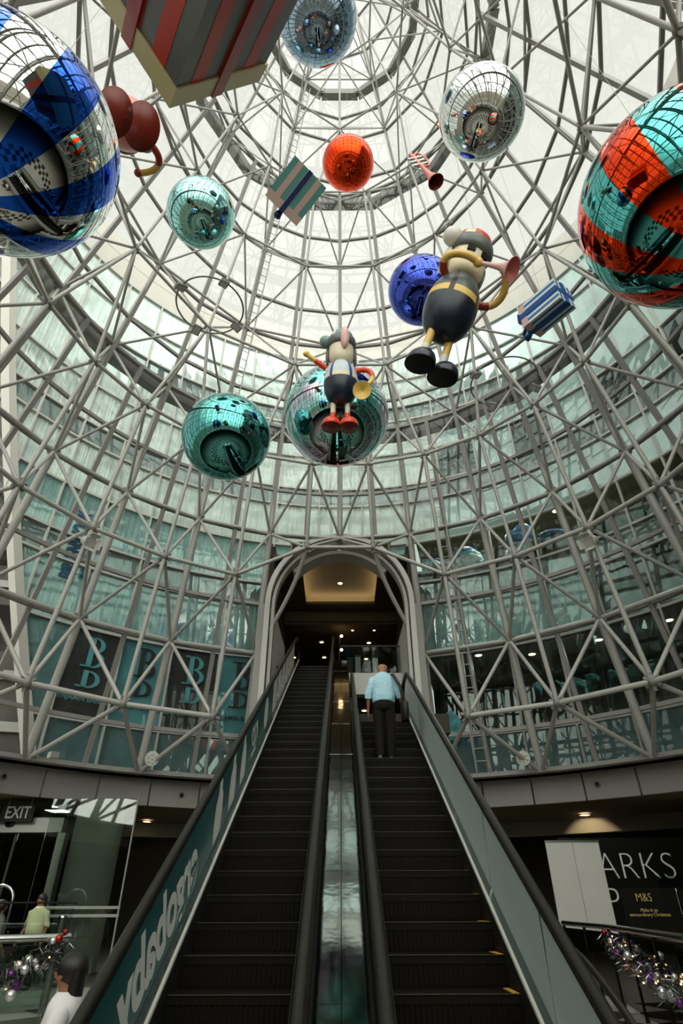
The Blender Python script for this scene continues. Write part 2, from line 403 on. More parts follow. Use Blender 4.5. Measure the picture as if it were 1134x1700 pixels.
# ------------------------------------------------------------------ the glass skin on mullions
GL = sroot('wall_cone', (0, AX.y, 0))
def g_pt(th, z, off=.0): return cyl_pt(r_out(z) + .16 + off, th, z)
LV = [RING[k][1] * SU for k in 'ZABCDEFGHIJKLMNOP'] + [3.55 * SU, 3.8 * SU, 4.05 * SU]
def step(i): return 7.5 if i < 6 else (15 if i < 12 else 30)
def hole(th, z): return abs((th + 180) % 360 - 180) < 13.5 and z < 1.05 * SU
b = MB()
for i in range(len(LV) - 1):
    st = step(i); n = int(360 / st)
    for k in range(n):
        th = k * st
        if hole(th + st / 2, LV[i]): continue
        b.add([g_pt(th, LV[i]), g_pt(th + st, LV[i]), g_pt(th + st, LV[i + 1]), g_pt(th, LV[i + 1])], [(0, 1, 2, 3)])
b.build('glass_pane', M['cone'], GL)
for k in range(48):
    th = k * 7.5; top = 6 if k % 2 else (12 if k % 4 else len(LV) - 1); b = MB()
    for i in range(top):
        if hole(th, LV[i]): continue
        u = Vector((sin(R_(th)), cos(R_(th)), .3)); f_ = 1 if i < 12 else .75
        b.bar(g_pt(th, LV[i], -.04), g_pt(th, LV[i + 1], -.04), .13 * f_, .12 * f_, u)
    b.build('mullion', M['mull'], GL)
for i in range(len(LV)):
    st = step(max(0, i - 1)); n = int(360 / st); b = MB()
    for k in range(n):
        th = k * st
        if hole(th + st / 2, LV[i] - .01): continue
        b.bar(g_pt(th, LV[i], -.03), g_pt(th + st, LV[i], -.03), .09, .11)
    b.build('purlin', M['mull'], GL)

# ------------------------------------------------------------------ the curved shop facade round the cone
FRD = 12.4
COLS_L = [-12.5 - 7.5 * i for i in range(9)]; COLS_R = [12.5 + 7.5 * i for i in range(16)]
BANDS = [3.05, 4.5, 7.26, 9.28, 10.2, 12.0, 14.0, 14.9, 16.7, 18.7, 19.6, 21.4, 23.2]
SPAN = {3, 6, 9}
def left_edge(z): return -42.2 - (z - 3.17) / 15.43 * 27.2
wn = 0
FAC = sroot('wall_facade', (0, AX.y, 0))
def window(t0, t1, z0, z1, mname):
    global wn
    wn += 1; b = MB(); e = .25
    a0, a1 = max(t0, left_edge(z0)), max(t0, left_edge(z1))
    if t1 <= a0 and t1 <= a1: wn -= 1; return
    k = 3
    for i in range(k):
        f0, f1 = i / k, (i + 1) / k
        q = [cyl_pt(FRD, min(t1, a0 + (t1 - a0) * f0), z0), cyl_pt(FRD, a0 + (t1 - a0) * f1 if t1 > a0 else t1, z0),
             cyl_pt(FRD, a1 + (t1 - a1) * f1, z1), cyl_pt(FRD, a1 + (t1 - a1) * f0, z1)]
        b.add(q, [(0, 1, 2, 3)], 0, False)
    o = b.build('window_%d' % wn, M[mname]); o['kind'] = 'structure'
cols = list(reversed([(a - 7.5, a) for a in COLS_L])) + [(-12.5, -4.2), (-4.2, 4.2), (4.2, 12.5)] + [(a, a + 7.5) for a in COLS_R]
for (t0, t1) in cols:
    for i in range(len(BANDS) - 1):
        z0, z1 = BANDS[i], BANDS[i + 1]; tm = (t0 + t1) / 2
        if abs(tm) < 12.4:
            if z1 < 11: continue
            z0 = max(z0, 10.95)
        if i in SPAN: m_ = 'span'
        elif tm < 0:
            if i == 0: m_ = 'deep'
            elif i == 1: m_ = {-16.25: 'postert', -23.75: 'posterb', -31.25: 'postert', -38.75: 'posterb'}.get(tm, 'deep')
            else: m_ = 'teal' if i in (2, 4) else 'pale'
        elif tm < 12.4: m_ = 'pale' if i > 4 else 'teal'
        else:
            if i == 0: m_ = 'deep'
            elif i == 2: m_ = 'smoke' if tm > 40 else 'teal'
            elif i >= 5: m_ = 'pale' if tm < 20 else ('sheen' if (i + int(tm)) % 5 else 'smoke')
            else: m_ = 'smoke2'
        window(t0, t1, z0, z1, m_)
STORE = []
for th in sorted(set([c[0] for c in cols] + [cols[-1][1]])):
    z0 = 3.05 if abs(th) > 12 else 10.95; b = MB()
    z1 = 23.2
    if th < -42: z0 = max(z0, 3.17 + (-42.2 - th) / 27.2 * 15.43)
    b.bar(cyl_pt(FRD - .05, th, z0), cyl_pt(FRD - .05, th, z1), .06, .1, (sin(R_(th)), cos(R_(th)), 0)); b.build('mullion', M['white'], FAC)
    if abs(th) >= 12:
        th2 = th + 3.75; b = MB(); z0b = z0 if th2 > -42 else 3.17 + (-42.2 - th2) / 27.2 * 15.43
        b.bar(cyl_pt(FRD - .02, th2, z0b), cyl_pt(FRD - .02, th2, z1), .05, .06, (sin(R_(th2)), cos(R_(th2)), 0))
for z in BANDS:
    b = MB(); t = max(-80, left_edge(z)); n = 64; t_end = 130
    for i in range(n):
        a0, a1 = t + (t_end - t) * i / n, t + (t_end - t) * (i + 1) / n
        if z < 10.3 and -12.6 < (a0 + a1) / 2 < 12.6: continue
        b.bar(cyl_pt(FRD - .05, a0, z), cyl_pt(FRD - .05, a1, z), .1, .08)
    b.build('transom', M['white'], FAC)
b = MB(); t = left_edge(23.2); n = 60
for i in range(n):
    a0, a1 = t + (130 - t) * i / n, t + (130 - t) * (i + 1) / n
    for z0, z1 in ((23.2, 24.4), (24.43, 25.5)):
        P = [cyl_pt(r, a, z) for r in (FRD - .1, FRD + .3) for a in (a0, a1) for z in (z0, z1)]
        b.add(P, [(0, 1, 3, 2), (4, 6, 7, 5), (1, 5, 7, 3), (0, 2, 6, 4)])
b.build('parapet', M['parap'], FAC)
b = MB(); zs = [3.05 + i * 1.0 for i in range(23)]                 # slanting end wall on the left
for z0, z1 in zip(zs, zs[1:]):
    P = [cyl_pt(r, left_edge(z) + o_, z) for r in (FRD - .1, FRD + .3) for o_ in (-1.3, 0) for z in (z0, z1)]
    b.add(P, [(0, 1, 3, 2), (4, 6, 7, 5), (0, 4, 5, 1), (2, 3, 7, 6)])
b.build('end_wall', M['parap'], FAC)
for z, dz in ((4.45, .3), (9.75, 2.1), (14.45, .6), (19.15, .3)):                                # storeys behind the clear right-hand glass
    ring_floor('ceiling_storey', FRD + .12, 18.2, z + .14, M['soffit'], 40, 13, 130, dz)
for x, y, z, l in ((7.2, 20.8, 7.79, 'downlight behind the dark glass, second from the arch on the lower storey'), (5.2, 20.9, 7.79, 'downlight behind the dark glass, nearest the arch on the lower storey'),
                   (9.2, 19.4, 7.79, 'downlight behind the dark glass, third from the arch on the lower storey'), (10.9, 17.7, 7.79, 'downlight behind the dark glass, farthest right on the lower storey'), (9.26, 20.3, 13.99, 'downlight behind the glass over the tall wrapped bundle')):
    STORE.append((x, y, z, l))
for th, z, e in ((23, 13.7, 260), (33, 13.7, 260), (44, 13.7, 200), (24, 7.4, 40), (40, 7.4, 40)):   # the shop's own ceiling lamps
    ld = bpy.data.lights.new('shop_ceiling_lamp', 'AREA'); ld.energy = e; ld.size = .5; ld.color = (1, .95, .86)
    lo_ = bpy.data.objects.new('shop_ceiling_lamp', ld); COL.objects.link(lo_); lo_.location = cyl_pt(14.3, th, z)
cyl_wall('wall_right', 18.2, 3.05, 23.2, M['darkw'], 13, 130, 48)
b = MB()
for th in range(20, 128, 12):
    for z in (6.4, 11.4): b.box(cyl_pt(17.6, th, z), (1.5, .3, 1.6), Matrix.Rotation(-R_(th), 3, 'Z'), mi=0)
struct('wall_shelving', b, M['brown'])

# ------------------------------------------------------------------ posters and lettering on the left windows
def wall_text(body, th, z, size, mname, nm, sx=1., thick=0., rotz=False, up=None):
    a = R_(th); xd = Vector((cos(a), -sin(a), 0)); yd = Vector((0, 0, 1))
    if rotz: xd, yd = Vector((0, 0, 1)), Vector((-cos(a), sin(a), 0))
    return text(body, nm, size, cyl_pt(FRD - .035, th, z), xd, yd, M[mname], None, thick, sx=sx)
for tm, mname in ((-38.75, 'tlogo'), (-31.25, 'blogo'), (-23.75, 'tlogo'), (-16.25, 'blogo')):
    P = thing('shop_poster', {-38.75: 'black window poster with teal letter monogram, farthest left of the row', -31.25: 'teal window poster with black letter monogram, second from the left',
                              -23.75: 'black window poster with teal letter monogram, third from the left', -16.25: 'teal window poster with black letter monogram, beside the arch'}[tm],
              'poster', cyl_pt(FRD - .03, tm, 5.0), 'monogram posters in the row of windows')
    a = R_(tm); xd = Vector((cos(a), -sin(a), 0)); c = cyl_pt(FRD - .03, tm, 6.42)
    for dz, sz, half in ((0., 1., False), (-.62, .8, True)):        # a tall serif B over the lower half of another
        b = MB(); o_ = c + Vector((0, 0, dz))
        def pt(x, z): return o_ + xd * x + Vector((0, 0, z))
        def fl_(pts):
            n = len(pts); nrm = Vector((-sin(a), -cos(a), 0)) * .012
            b.add([p + nrm for p in pts], [tuple(range(n))]); b.add([p for p in pts], [tuple(reversed(range(n)))])
            for i in range(n): b.add([pts[i], pts[(i + 1) % n], pts[(i + 1) % n] + nrm, pts[i] + nrm], [(0, 1, 2, 3)])
        top = .62 if not half else .18
        fl_([pt(-.16, -.34), pt(.0, -.34), pt(.0, top), pt(-.16, top)])
        for zz in ((-.34, top - .05) if not half else (-.34,)): fl_([pt(-.32, zz), pt(.06, zz), pt(.06, zz + .05), pt(-.32, zz + .05)])
        bowls = ((-.34, .18, .36), (.13, .62, .3)) if not half else ((-.34, .18, .36),)
        for z0, z1, w_ in bowls:
            zc, hz = (z0 + z1) / 2, (z1 - z0) / 2; n = 12; ts = [-pi / 2 + pi * i / n for i in range(n + 1)]
            for t0, t1 in zip(ts, ts[1:]):
                fl_([pt(.02 + w_ * cos(t0), zc + hz * sin(t0)), pt(.02 + w_ * cos(t1), zc + hz * sin(t1)),
                     pt(.02 + (w_ - .15) * max(0, cos(t1)), zc + (hz - .05) * sin(t1)), pt(.02 + (w_ - .15) * max(0, cos(t0)), zc + (hz - .05) * sin(t0))])
        b.build('monogram', M[mname], P)
    text('BENJAMIN BARKER', 'lettering', .2, cyl_pt(FRD - .035, tm, 5.12), xd, (0, 0, 1), M[mname], P, .002)
P = thing('shop_banner', 'pale window banner with upright navy lettering at the left end', 'banner', cyl_pt(FRD - .03, -46.5, 8.0))
a = R_(-46.3); yl = Vector((-cos(a), sin(a), 0))
text('BIRKENSTOCK', 'lettering', .70, cyl_pt(FRD - .05, -45.3, 9.95), (0, 0, 1), yl, M['navyp'], P, .012, sx=.56)
text('Made in Germany', 'lettering', .28, cyl_pt(FRD - .05, -43.3, 9.45), (0, 0, 1), yl, M['navyp'], P, .004, sx=.62)

# ------------------------------------------------------------------ arch and the passage behind it
def W(x, y, z): return Vector((x, y, z + EYE))                      # z from eye level
ARC = (-.03, 8.1, 2.08)                                             # centre x, springing height, inner radius
def arch(name, y0, y1, r0, r1, m_, zb, a_lo=0., parent=None):
    b = MB(); n = 28; pts = []
    if a_lo == 0: pts += [(1, zb)]
    path = []
    if a_lo == 0: path.append((0, zb, True))
    th = [a_lo + (pi - 2 * a_lo) * i / n for i in range(n + 1)]
    for t in th: path.append((t, None, False))
    if a_lo == 0: path.append((pi, zb, True))
    rows = []
    for t, zz, st in path:
        row = []
        for r, y in ((r0, y0), (r1, y0), (r1, y1), (r0, y1)):
            x = ARC[0] + r * cos(t); z = zz if st else ARC[1] + r * 1.06 * sin(t); row.append(W(x, y, z))
        rows.append(row)
    for A, B in zip(rows, rows[1:]):
        for k in range(4): b.add([A[k], A[(k + 1) % 4], B[(k + 1) % 4], B[k]], [(0, 1, 2, 3)])
    b.add(rows[0], [(0, 1, 2, 3)]); b.add(rows[-1], [(3, 2, 1, 0)])
    return b.build(name, m_, parent)
AR = sroot('door_arch', (0, 17, 3 + EYE))
arch('arch_frame', 16.8, 16.98, 2.24, 2.40, M['frame'], 3.0, 0, AR)
arch('arch_frame', 17.05, 17.4, 2.12, 2.22, M['frame'], 3.0, 0, AR)
arch('arch_lining', 17.45, 18.1, 2.0, 2.12, M['offw'], 3.0, R_(40), AR)
b = MB(); n = 28                                                    # glazed corner pieces over the arch
for i in range(n):
    t0, t1 = pi * i / n, pi * (i + 1) / n
    x0, x1 = ARC[0] + 2.3 * cos(t0), ARC[0] + 2.3 * cos(t1); za, zb = ARC[1] + 2.3 * 1.06 * sin(t0), ARC[1] + 2.3 * 1.06 * sin(t1)
    b.add([W(x0, 17.6, za), W(x1, 17.6, zb), W(x1, 19.4, 11.1), W(x0, 19.4, 11.1)], [(0, 1, 2, 3)])
for s in (-1, 1):
    b.add([W(s * 2.27, 17.6, ARC[1]), W(s * 2.75, 17.9, ARC[1]), W(s * 2.75, 19.5, 11.1), W(s * 2.27, 19.4, 11.1)], [(0, 1, 2, 3)])
b.build('arch_spandrel', M['span'], AR)
for s in (-1, 1):
    b = MB(); b.box(W(s * 2.42 - .03, 17.3, 5.55), (.26, .5, 5.1)); b.box(W(s * 2.6 - .03, 17.6, 5.55), (.1, .9, 5.1)); b.build('jamb', M['mull'], AR)
    b = MB()
    b.add([W(s * 2.2, 17.5, 3.4), W(s * 2.0, 19.6, 3.4), W(s * 2.0, 19.6, 7.6), W(s * 2.2, 17.5, 8.1)], [(0, 1, 2, 3)])
    b.add([W(s * 2.3, 17.5, 3.4), W(s * 2.3, 19.6, 3.4), W(s * 2.3, 19.6, 7.6), W(s * 2.3, 17.5, 8.1)], [(0, 1, 2, 3)])
    b.add([W(s * 2.2, 17.5, 8.1), W(s * 2.0, 19.6, 7.6), W(s * 2.3, 19.6, 7.6), W(s * 2.3, 17.5, 8.1)], [(0, 1, 2, 3)])
    b.build('side_cheek', M['offw'], AR)
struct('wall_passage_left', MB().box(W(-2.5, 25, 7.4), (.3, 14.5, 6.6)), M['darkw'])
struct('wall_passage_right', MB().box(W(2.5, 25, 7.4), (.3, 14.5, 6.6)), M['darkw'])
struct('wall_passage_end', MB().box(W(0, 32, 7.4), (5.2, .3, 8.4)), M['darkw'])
# ceiling with a lit cove, then a lower dark ceiling
b = MB(); z = 10.2
for x0, x1, y0, y1 in ((-2.4, -1.42, 17.7, 22.2), (1.38, 2.4, 17.7, 22.2), (-1.42, 1.38, 21.5, 22.2)): b.box(W((x0 + x1) / 2, (y0 + y1) / 2, z + .06), (x1 - x0, y1 - y0, .12))
b.box(W(0, 22.3, z - .2), (4.8, .2, .5)); b.box(W(0, 27.2, z - .5), (4.8, 9.8, .1))
struct('ceiling_passage', b, M['soffit'])
struct('ceiling_cove', MB().box(W(0, 19.8, z + .52), (3.6, 4.6, .06)).box(W(-1.75, 19.8, z + .3), (.06, 4.6, .4)).box(W(1.72, 19.8, z + .3), (.06, 4.6, .4)).box(W(0, 22.05, z + .3), (3.6, .06, .4)), M['ceil2'])
cv = thing('cove_light', 'amber strip light glowing in the ceiling cove behind the arch', 'light', W(0, 21.9, z + .14))
MB().box(W(-.02, 21.75, z + .17), (2.9, .06, .05)).build('light_strip', M['cove'], cv)
for s in (-1, 1): MB().box(W(s * 1.58 - .02, 19.9, z + .17), (.05, 3.4, .05)).build('light_strip', M['cove'], cv)
def downlight(x, y, z, label, r=.075, group=None, dn=1):
    t = thing('downlight', label, 'downlight', W(x, y, z), group)
    b = MB(); b.lathe([(r * 1.35, 0), (r * 1.35, -.015), (r, -.018), (r, -.002)], 20); b.build('trim_ring', M['offw'], t, False)
    MB().lathe([(.001, -.012), (r, -.012)], 20).build('lamp', M['lamp'], t, False)
downlight(-.02, 18.3, z + .49, 'ceiling spotlight in the cove, nearest the arch', .09)
downlight(-.02, 20.6, z + .49, 'ceiling spotlight in the cove, over the amber strip', .09)
for x, y, l in ((-.85, 24.2, 'upper of two spotlights left of the passage mullion'), (-.78, 26.1, 'lower of two spotlights left of the passage mullion'),
                (.5, 22.9, 'small spotlight in the far dark ceiling, first behind the cove'), (1.42, 22.9, 'small spotlight in the far dark ceiling, to the right behind the cove'),
                (1.25, 24.3, 'large spotlight in the dark ceiling over the man'), (1.2, 26.3, 'large spotlight in the dark ceiling, deepest over the man')):
    downlight(x, y, z - .56, l, .085 if y > 23 else .05)
for q in STORE: downlight(q[0], q[1], q[2], q[3], .13)
mu = thing('passage_mullion', 'slim copper-lit upright with three small lamps in the passage', 'post', W(-.05, 22.8, 6.5))
MB().box(W(-.05, 22.8, 7.9), (.04, .06, 2.9)).build('post', M['brown'], mu)
for zz in (8.1, 8.7, 9.3): MB().ell(W(.03, 22.7, zz), .06, 12).build('lamp', M['lamp'], mu)
# upper landing (left escalator), its white edge and glass; lower landing (right escalator)
L3, L2 = 6.5, 3.45
struct('floor_landing', MB().box(W(-1.25, 25.2, L3 - .15), (2.4, 13.6, .3)).box(W(1.2, 25.6, L3 - .15), (2.5, 12.8, .3)), M['darkw'])
struct('wall_landing_edge', MB().box(W(1.17, 19.1, 6.12), (2.36, .14, .72)), M['offw'])
lb = thing('landing_balustrade', 'glass balustrade on the white edge of the upper landing', 'balustrade', W(1.17, 19.1, 6.5))
MB().box(W(1.17, 19.1, 6.98), (2.3, .02, .9)).build('glass_panel', M['faint'], lb); MB().box(W(1.17, 19.1, 7.45), (2.36, .06, .05)).build('handrail', M['brown'], lb)
for i, (x, c, h_) in enumerate(((.35, 'darkw', .9), (.62, 'wallg', 1.0), (.9, 'brown', .8), (1.25, 'offw', .95))):
    t = thing('shop_display', ['low dark display block', 'tall grey display block', 'brown display block', 'white display block'][i] + ' on the upper landing behind the glass', 'display', W(x, 20.4, L3))
    MB().box(W(x, 20.4, L3 + h_ / 2), (.2, .3, h_)).build('plinth', M[c], t); MB().box(W(x, 20.4, L3 + h_ + .03), (.26, .36, .06)).build('display_top', M['darkw'], t)
struct('floor_bridge', MB().box(W(1.0, 22, L2 - .2), (2.7, 18.4, .4)), M['darkw'])
struct('ceiling_bridge', MB().box(W(1.2, 25.4, 5.72), (2.5, 12.6, .08)), M['darkw'])
downlight(.82, 20.6, 5.67, 'spotlight under the landing, left of the blue-shirted man', .09)
downlight(.8, 22.6, 5.67, 'lower, deeper spotlight under the landing by the man', .09)

# ------------------------------------------------------------------ escalators
Y0, ZN, SL, RUN = 5.915, -.726 + .57 * (5.915 - 5.667), .57, .396
def nz(y, h=0.): return ZN + SL * (y - Y0) + h                       # nosing line, eye-level heights
CL = 1 / sqrt(1 + SL * SL)
def slope_strip(b, x0, x1, ya, yb, h0, h1, mi=0):
    P = [W(x, y, nz(y, h)) for y in (ya, yb) for x in (x0, x1) for h in (h0, h1)]
    b.add(P, [(0, 1, 3, 2), (4, 6, 7, 5), (0, 4, 5, 1), (2, 3, 7, 6), (0, 2, 6, 4), (1, 5, 7, 3)], mi)
def escalator(name, label, xl, xr, ytop, outer):
    yb = 4.33; t = thing(name, label, 'escalator', W((xl + xr) / 2, yb, -EYE))
    k0 = -4; n = int(round((ytop - (Y0 + k0 * RUN)) / RUN))
    for i in range(n):
        y = Y0 + (k0 + i) * RUN; z = nz(y); b = MB()
        b.box(W((xl + xr) / 2, y + RUN / 2 + .02, z - .03), (xr - xl, RUN + .02, .06))
        P = [W(x, yy, zz) for x in (xl, xr) for yy, zz in ((y + .02, z - .06), (y + .03, z - RUN * SL - .02), (y + .2, z - RUN * SL - .02), (y + .2, z - .06))]
        b.add(P, [(0, 4, 5, 1), (1, 5, 6, 2), (2, 6, 7, 3), (0, 1, 2, 3), (4, 7, 6, 5)])
        for g in range(24): b.box(W(xl + (g + .5) * (xr - xl) / 24, y + .018, z - .13), (.014, .012, .15))
        s_ = b.build('step', M['tread'], t)
        MB().box(W((xl + xr) / 2, y + .012, z + .002), (xr - xl - .02, .022, .006)).build('step_edge', M['nosing'], s_)
        if outer > 0 and i < 9: MB().box(W(xr - .035, y + RUN / 2, z + .004), (.05, RUN * .9, .006)).build('safety_line', M['yellow'], s_)
    ye = ytop + 1.0
    for sgn, xe in ((-1, xl), (1, xr)):
        out_ = sgn == (1 if outer > 0 else -1)
        b = MB(); slope_strip(b, xe, xe + sgn * .012, yb - .6, ytop + .2, -.32, .12); b.build('skirt', M['matblack'], t)
        if out_:
            b = MB(); slope_strip(b, xe + sgn * .012, xe + sgn * .11, yb - .6, ytop + .2, .06, .14); b.build('deck', M['deck'], t)
            b = MB(); slope_strip(b, xe - sgn * .004, xe + sgn * .022, yb - .6, ytop + .2, .12, .155); b.build('deck_trim', M['alu'], t)
            b = MB(); slope_strip(b, xe + sgn * .125, xe + sgn * .30, yb - .6, ytop + .2, -.9, .1); b.build('outer_cladding', M['fascia'], t)
        xg = xe + sgn * (.10 if out_ else .14); ya = yb - .5; ends = []
        while ya < ytop - .1: ends.append((ya, min(ya + 1.55, ytop))); ya += 1.56
        for a0, a1 in ends:
            b = MB(); slope_strip(b, xg - .006, xg + .006, a0, a1 - .012, .13, .93); b.build('glass_panel', M['clear'], t)
        if out_ and outer > 0:  # pale reflection on the outer glass, painted as a thin sheet
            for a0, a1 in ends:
                b = MB(); slope_strip(b, xg - .011, xg - .008, a0 + .01, a1 - .022, .14, .86); b.build('reflection_film', M['palerefl'], t)
        # handrail loop: newel at the foot, run up, over the top and level away
        hr = []
        for a in range(8): hr.append(W(xg, yb - 1.0 - .28 * cos(pi * a / 7 - pi / 2) * 1.2, -.86 + .31 * sin(pi * a / 7 - pi / 2)))
        hr = [W(xg, yb - .4, -EYE + .42)] + hr[:]
        y = yb - .6; hr += [W(xg, yb - .85, nz(yb - .6, .95) - .06)]
        hr += [W(xg, yy, nz(yy, .95)) for yy in (yb - .3, yb + 1, (yb + ytop) / 2, ytop - .5)]
        zt = nz(ytop, .95)
        hr += [W(xg, ytop + .15, zt + .06), W(xg, ytop + .6, zt + .1), W(xg, ye, zt + .1), W(xg, ye + .22, zt - .02), W(xg, ye + .3, zt - .25), W(xg, ye + .2, zt - .5)]
        MB().tube(hr, .042, 10, True, 0).build('handrail', M['rubber'], t)
        b = MB(); slope_strip(b, xg - .03, xg + .03, yb - .3, ytop, .885, .925); b.build('rail_track', M['matblack'], t)
    b = MB(); b.box(W((xl + xr) / 2, yb - .3, -EYE + .01), (xr - xl + .3, 1.0, .02)); b.build('comb_plate', M['steel2'], t)
    b = MB(); slope_strip(b, xl - .1, xr + .1, yb - .4, ytop + .3, -.95, -.34); b.build('truss_casing', M['matblack'], t)
    return t
EL = escalator('escalator', 'left-hand black escalator climbing to the arch with a teal advert', -1.395, -.39, 18.4, -1)
ER = escalator('escalator', 'right-hand black escalator carrying the blue-shirted man', .40, 1.43, 12.95, 1)
dv = thing('escalator_divider', 'mirror-bright stainless deck running between the two escalators', 'divider', W(0, 4.3, -EYE))
b = MB()
for i in range(9):
    a0 = 4.0 + i * 1.6; a1 = min(a0 + 1.594, 18.4)
    if a0 < 18.3: slope_strip(b, -.205, -.003, a0, a1, .1, .16); slope_strip(b, .003, .205, a0, a1, .1, .16)
b.build('deck', M['steel'], dv)
b = MB(); slope_strip(b, -.24, .24, 3.9, 18.4, -.3, .09); b.build('casing', M['matblack'], dv)
# advert on the left glass: film facing outward, its lettering read backwards through the glass
ad = thing('advert_film', 'teal advert film with backward white lettering on the left escalator glass', 'advert', W(-1.548, 8, nz(8)))
b = MB(); slope_strip(b, -1.486, -1.482, 4.0, 12.6, .145, .87); b.build('film', M['advert'], ad)
xd = Vector((0, 1, SL)).normalized(); yd = Vector((0, -SL, 1)).normalized(); xm = -1.4795
def ad_pt(y, h): return W(xm, y, nz(y, h))
def ad_text(body, y, h, size, thick, sx=1., align='LEFT'):
    # the writing faces the far side (-x); from here it is seen from behind
    return text(body, 'lettering', size, ad_pt(y, h), -xd, yd, M['wprint'], ad, thick, align, sx, ext=.001)
ad_text('ergobaby', 5.95, .47, .62, .02, .92, 'CENTER')
for i, y in enumerate((7.75, 8.55, 9.3)):                            # white milk-bottle shapes
    b = MB(); o_ = ad_pt(y, .5)
    out_ = [(-.2, -.3), (.2, -.3), (.24, -.1), (.2, .12), (.1, .2), (.08, .33), (-.08, .33), (-.1, .2), (-.2, .12), (-.24, -.1)]
    pts = [o_ + Vector((0, 1, SL)).normalized() * u + Vector((0, 0, 1)) * v for u, v in out_]
    b.add(pts, [tuple(range(len(pts)))]); b.add([p + Vector((.0015, 0, 0)) for p in pts], [tuple(reversed(range(len(pts))))])
    b.build('bottle_print', M['wprint'], ad)
ad_text('KID', 10.3, .52, .42, .006, 1., 'CENTER'); ad_text('kid-care', 10.25, .27, .15, .002, 1., 'CENTER')
b = MB(); n = 24; o_ = ad_pt(11.6, .5); pts = [o_ + xd * .3 * cos(2 * pi * i / n) + Vector((0, 0, 1)) * .3 * sin(2 * pi * i / n) for i in range(n)]
b.add(pts, [tuple(range(n))]); b.add([p + Vector((.0015, 0, 0)) for p in pts], [tuple(reversed(range(n)))]); b.build('disc_print', M['wprint'], ad)
for i in range(6):
    y = 12.75 + i * .85; b = MB(); slope_strip(b, -1.486, -1.482, y, y + .6, .16, .86)
    b.build('frosted_panel', M['offw'], EL)

# ------------------------------------------------------------------ ladders up the lattice
def ladder(label, th, z0, z1, off):
    t = thing('cat_ladder', label, 'ladder', cyl_pt(r_out(z0) + off, th, z0)); d = .19
    def pt(z, s): p = cyl_pt(r_out(z) + off, th, z); a = R_(th); return p + Vector((cos(a), -sin(a), 0)) * s * d
    for s in (-1, 1): MB().bar(pt(z0, s), pt(z1, s), .03, .06).build('side_rail', M['frame'], t)
    b = MB(); z = z0 + .2
    while z < z1: b.tube([pt(z, -1), pt(z, 1)], .014, 6); z += .33
    tag(b.build('rung', M['frame'], t), kind='stuff')
ladder('silver access ladder up the lattice right of the arch', 21.7, 3.3, 12.6, -.12)
ladder('pale access ladder climbing the upper lattice beside the red ball', -29.5, 14.8, 30.0, -.12)

# ------------------------------------------------------------------ hanging mirror balls
BM = dict(silver=ball_mat('silver_mirror', (222, 226, 224)), blue=ball_mat('blue_mirror', (28, 84, 190)), teal=ball_mat('teal_mirror', (84, 172, 170)),
          red=ball_mat('red_mirror', (236, 66, 26)), lteal=ball_mat('pale_teal_mirror', (150, 206, 202)), deepteal=ball_mat('deep_teal_mirror', (92, 166, 163)),
          cobalt=ball_mat('cobalt_mirror', (70, 86, 190)), steelb=ball_mat('steel_blue_mirror', (150, 172, 192)))
def irid():
    m = ball_mat('iridescent_mirror', (150, 196, 192)); n = m.node_tree; b_ = n.nodes['Principled BSDF']
    lw = n.nodes.new('ShaderNodeTexCoord'); no = n.nodes.new('ShaderNodeTexNoise'); no.inputs['Scale'].default_value = 1.1; no.inputs['Detail'].default_value = 2
    r = n.nodes.new('ShaderNodeValToRGB'); r.color_ramp.elements[0].position = .4; r.color_ramp.elements[1].position = .6
    r.color_ramp.elements[0].color = (*lin((120, 200, 190)), 1); r.color_ramp.elements[1].color = (*lin((204, 184, 204)), 1)
    n.links.new(lw.outputs['Object'], no.inputs['Vector']); n.links.new(no.outputs['Fac'], r.inputs[0]); n.links.new(r.outputs[0], b_.inputs['Base Color'])
    return m
BM['irid'] = irid()
def cone_top(x, y, z):                                              # height at which a plumb line meets the lattice
    r = hypot(x - AX.x, y - AX.y) / SU; return min(3.4, .467 + (1 - r) / .316) * SU + EYE
def ball(label, loc, R, m1, m2=None, phase=0., sect=16):
    t = thing('hanging_ball', label, 'ball', loc); n = 96; h = 48
    prof = [(R * sin(pi * i / h), -R * cos(pi * i / h)) for i in range(h + 1)]; prof[0] = (1e-4, -R); prof[-1] = (1e-4, R)
    T = None
    if m2: T = Matrix.Rotation(R_(-phase), 4, 'Z')
    b = MB(); b.lathe(prof, n, (lambda th, i: int(th / (2 * pi) * sect) % 2) if m2 else 0, T)
    b.build('shell', [BM[m1]] + ([BM[m2]] if m2 else []), t, False)
    zt = cone_top(*loc) - loc[2]
    MB().tube([(0, 0, R - .01), (0, 0, zt)], .004, 6).build('hanging_wire', M['wire'], t, False)
    MB().lathe([(.05, R - .01), (.05, R + .05), (.02, R + .08), (.001, R + .08)], 16).build('cap', M['wire'], t, False)
ball('giant blue and silver striped mirror ball at the left edge', (-4.023, 3.14, 9.088), 1.3, 'blue', 'silver', 17)
ball('giant red and teal striped mirror ball at the right edge', (4.432, 3.774, 8.888), 1.3, 'red', 'teal', 4.5)
ball('deep teal mirror ball left of the toy with red boots', (-2.606, 9.833, 10.352), 1.0, 'deepteal')
ball('large iridescent teal and mauve mirror ball behind the toy with red boots', (-.09, 10.493, 11.658), 1.3, 'irid')
ball('pale teal mirror ball hanging beside the giant blue striped ball', (-3.337, 7.289, 15.237), .8, 'lteal')
ball('orange red mirror ball beside the pink and teal gift box', (.243, 8.031, 19.375), .75, 'red')
ball('plain silver mirror ball above the trumpet-blowing toy', (2.691, 4.684, 13.895), .8, 'silver')
ball('steel blue mirror ball at the top edge beside the big red gift box', (-.451, 3.932, 16.386), .8, 'steelb')
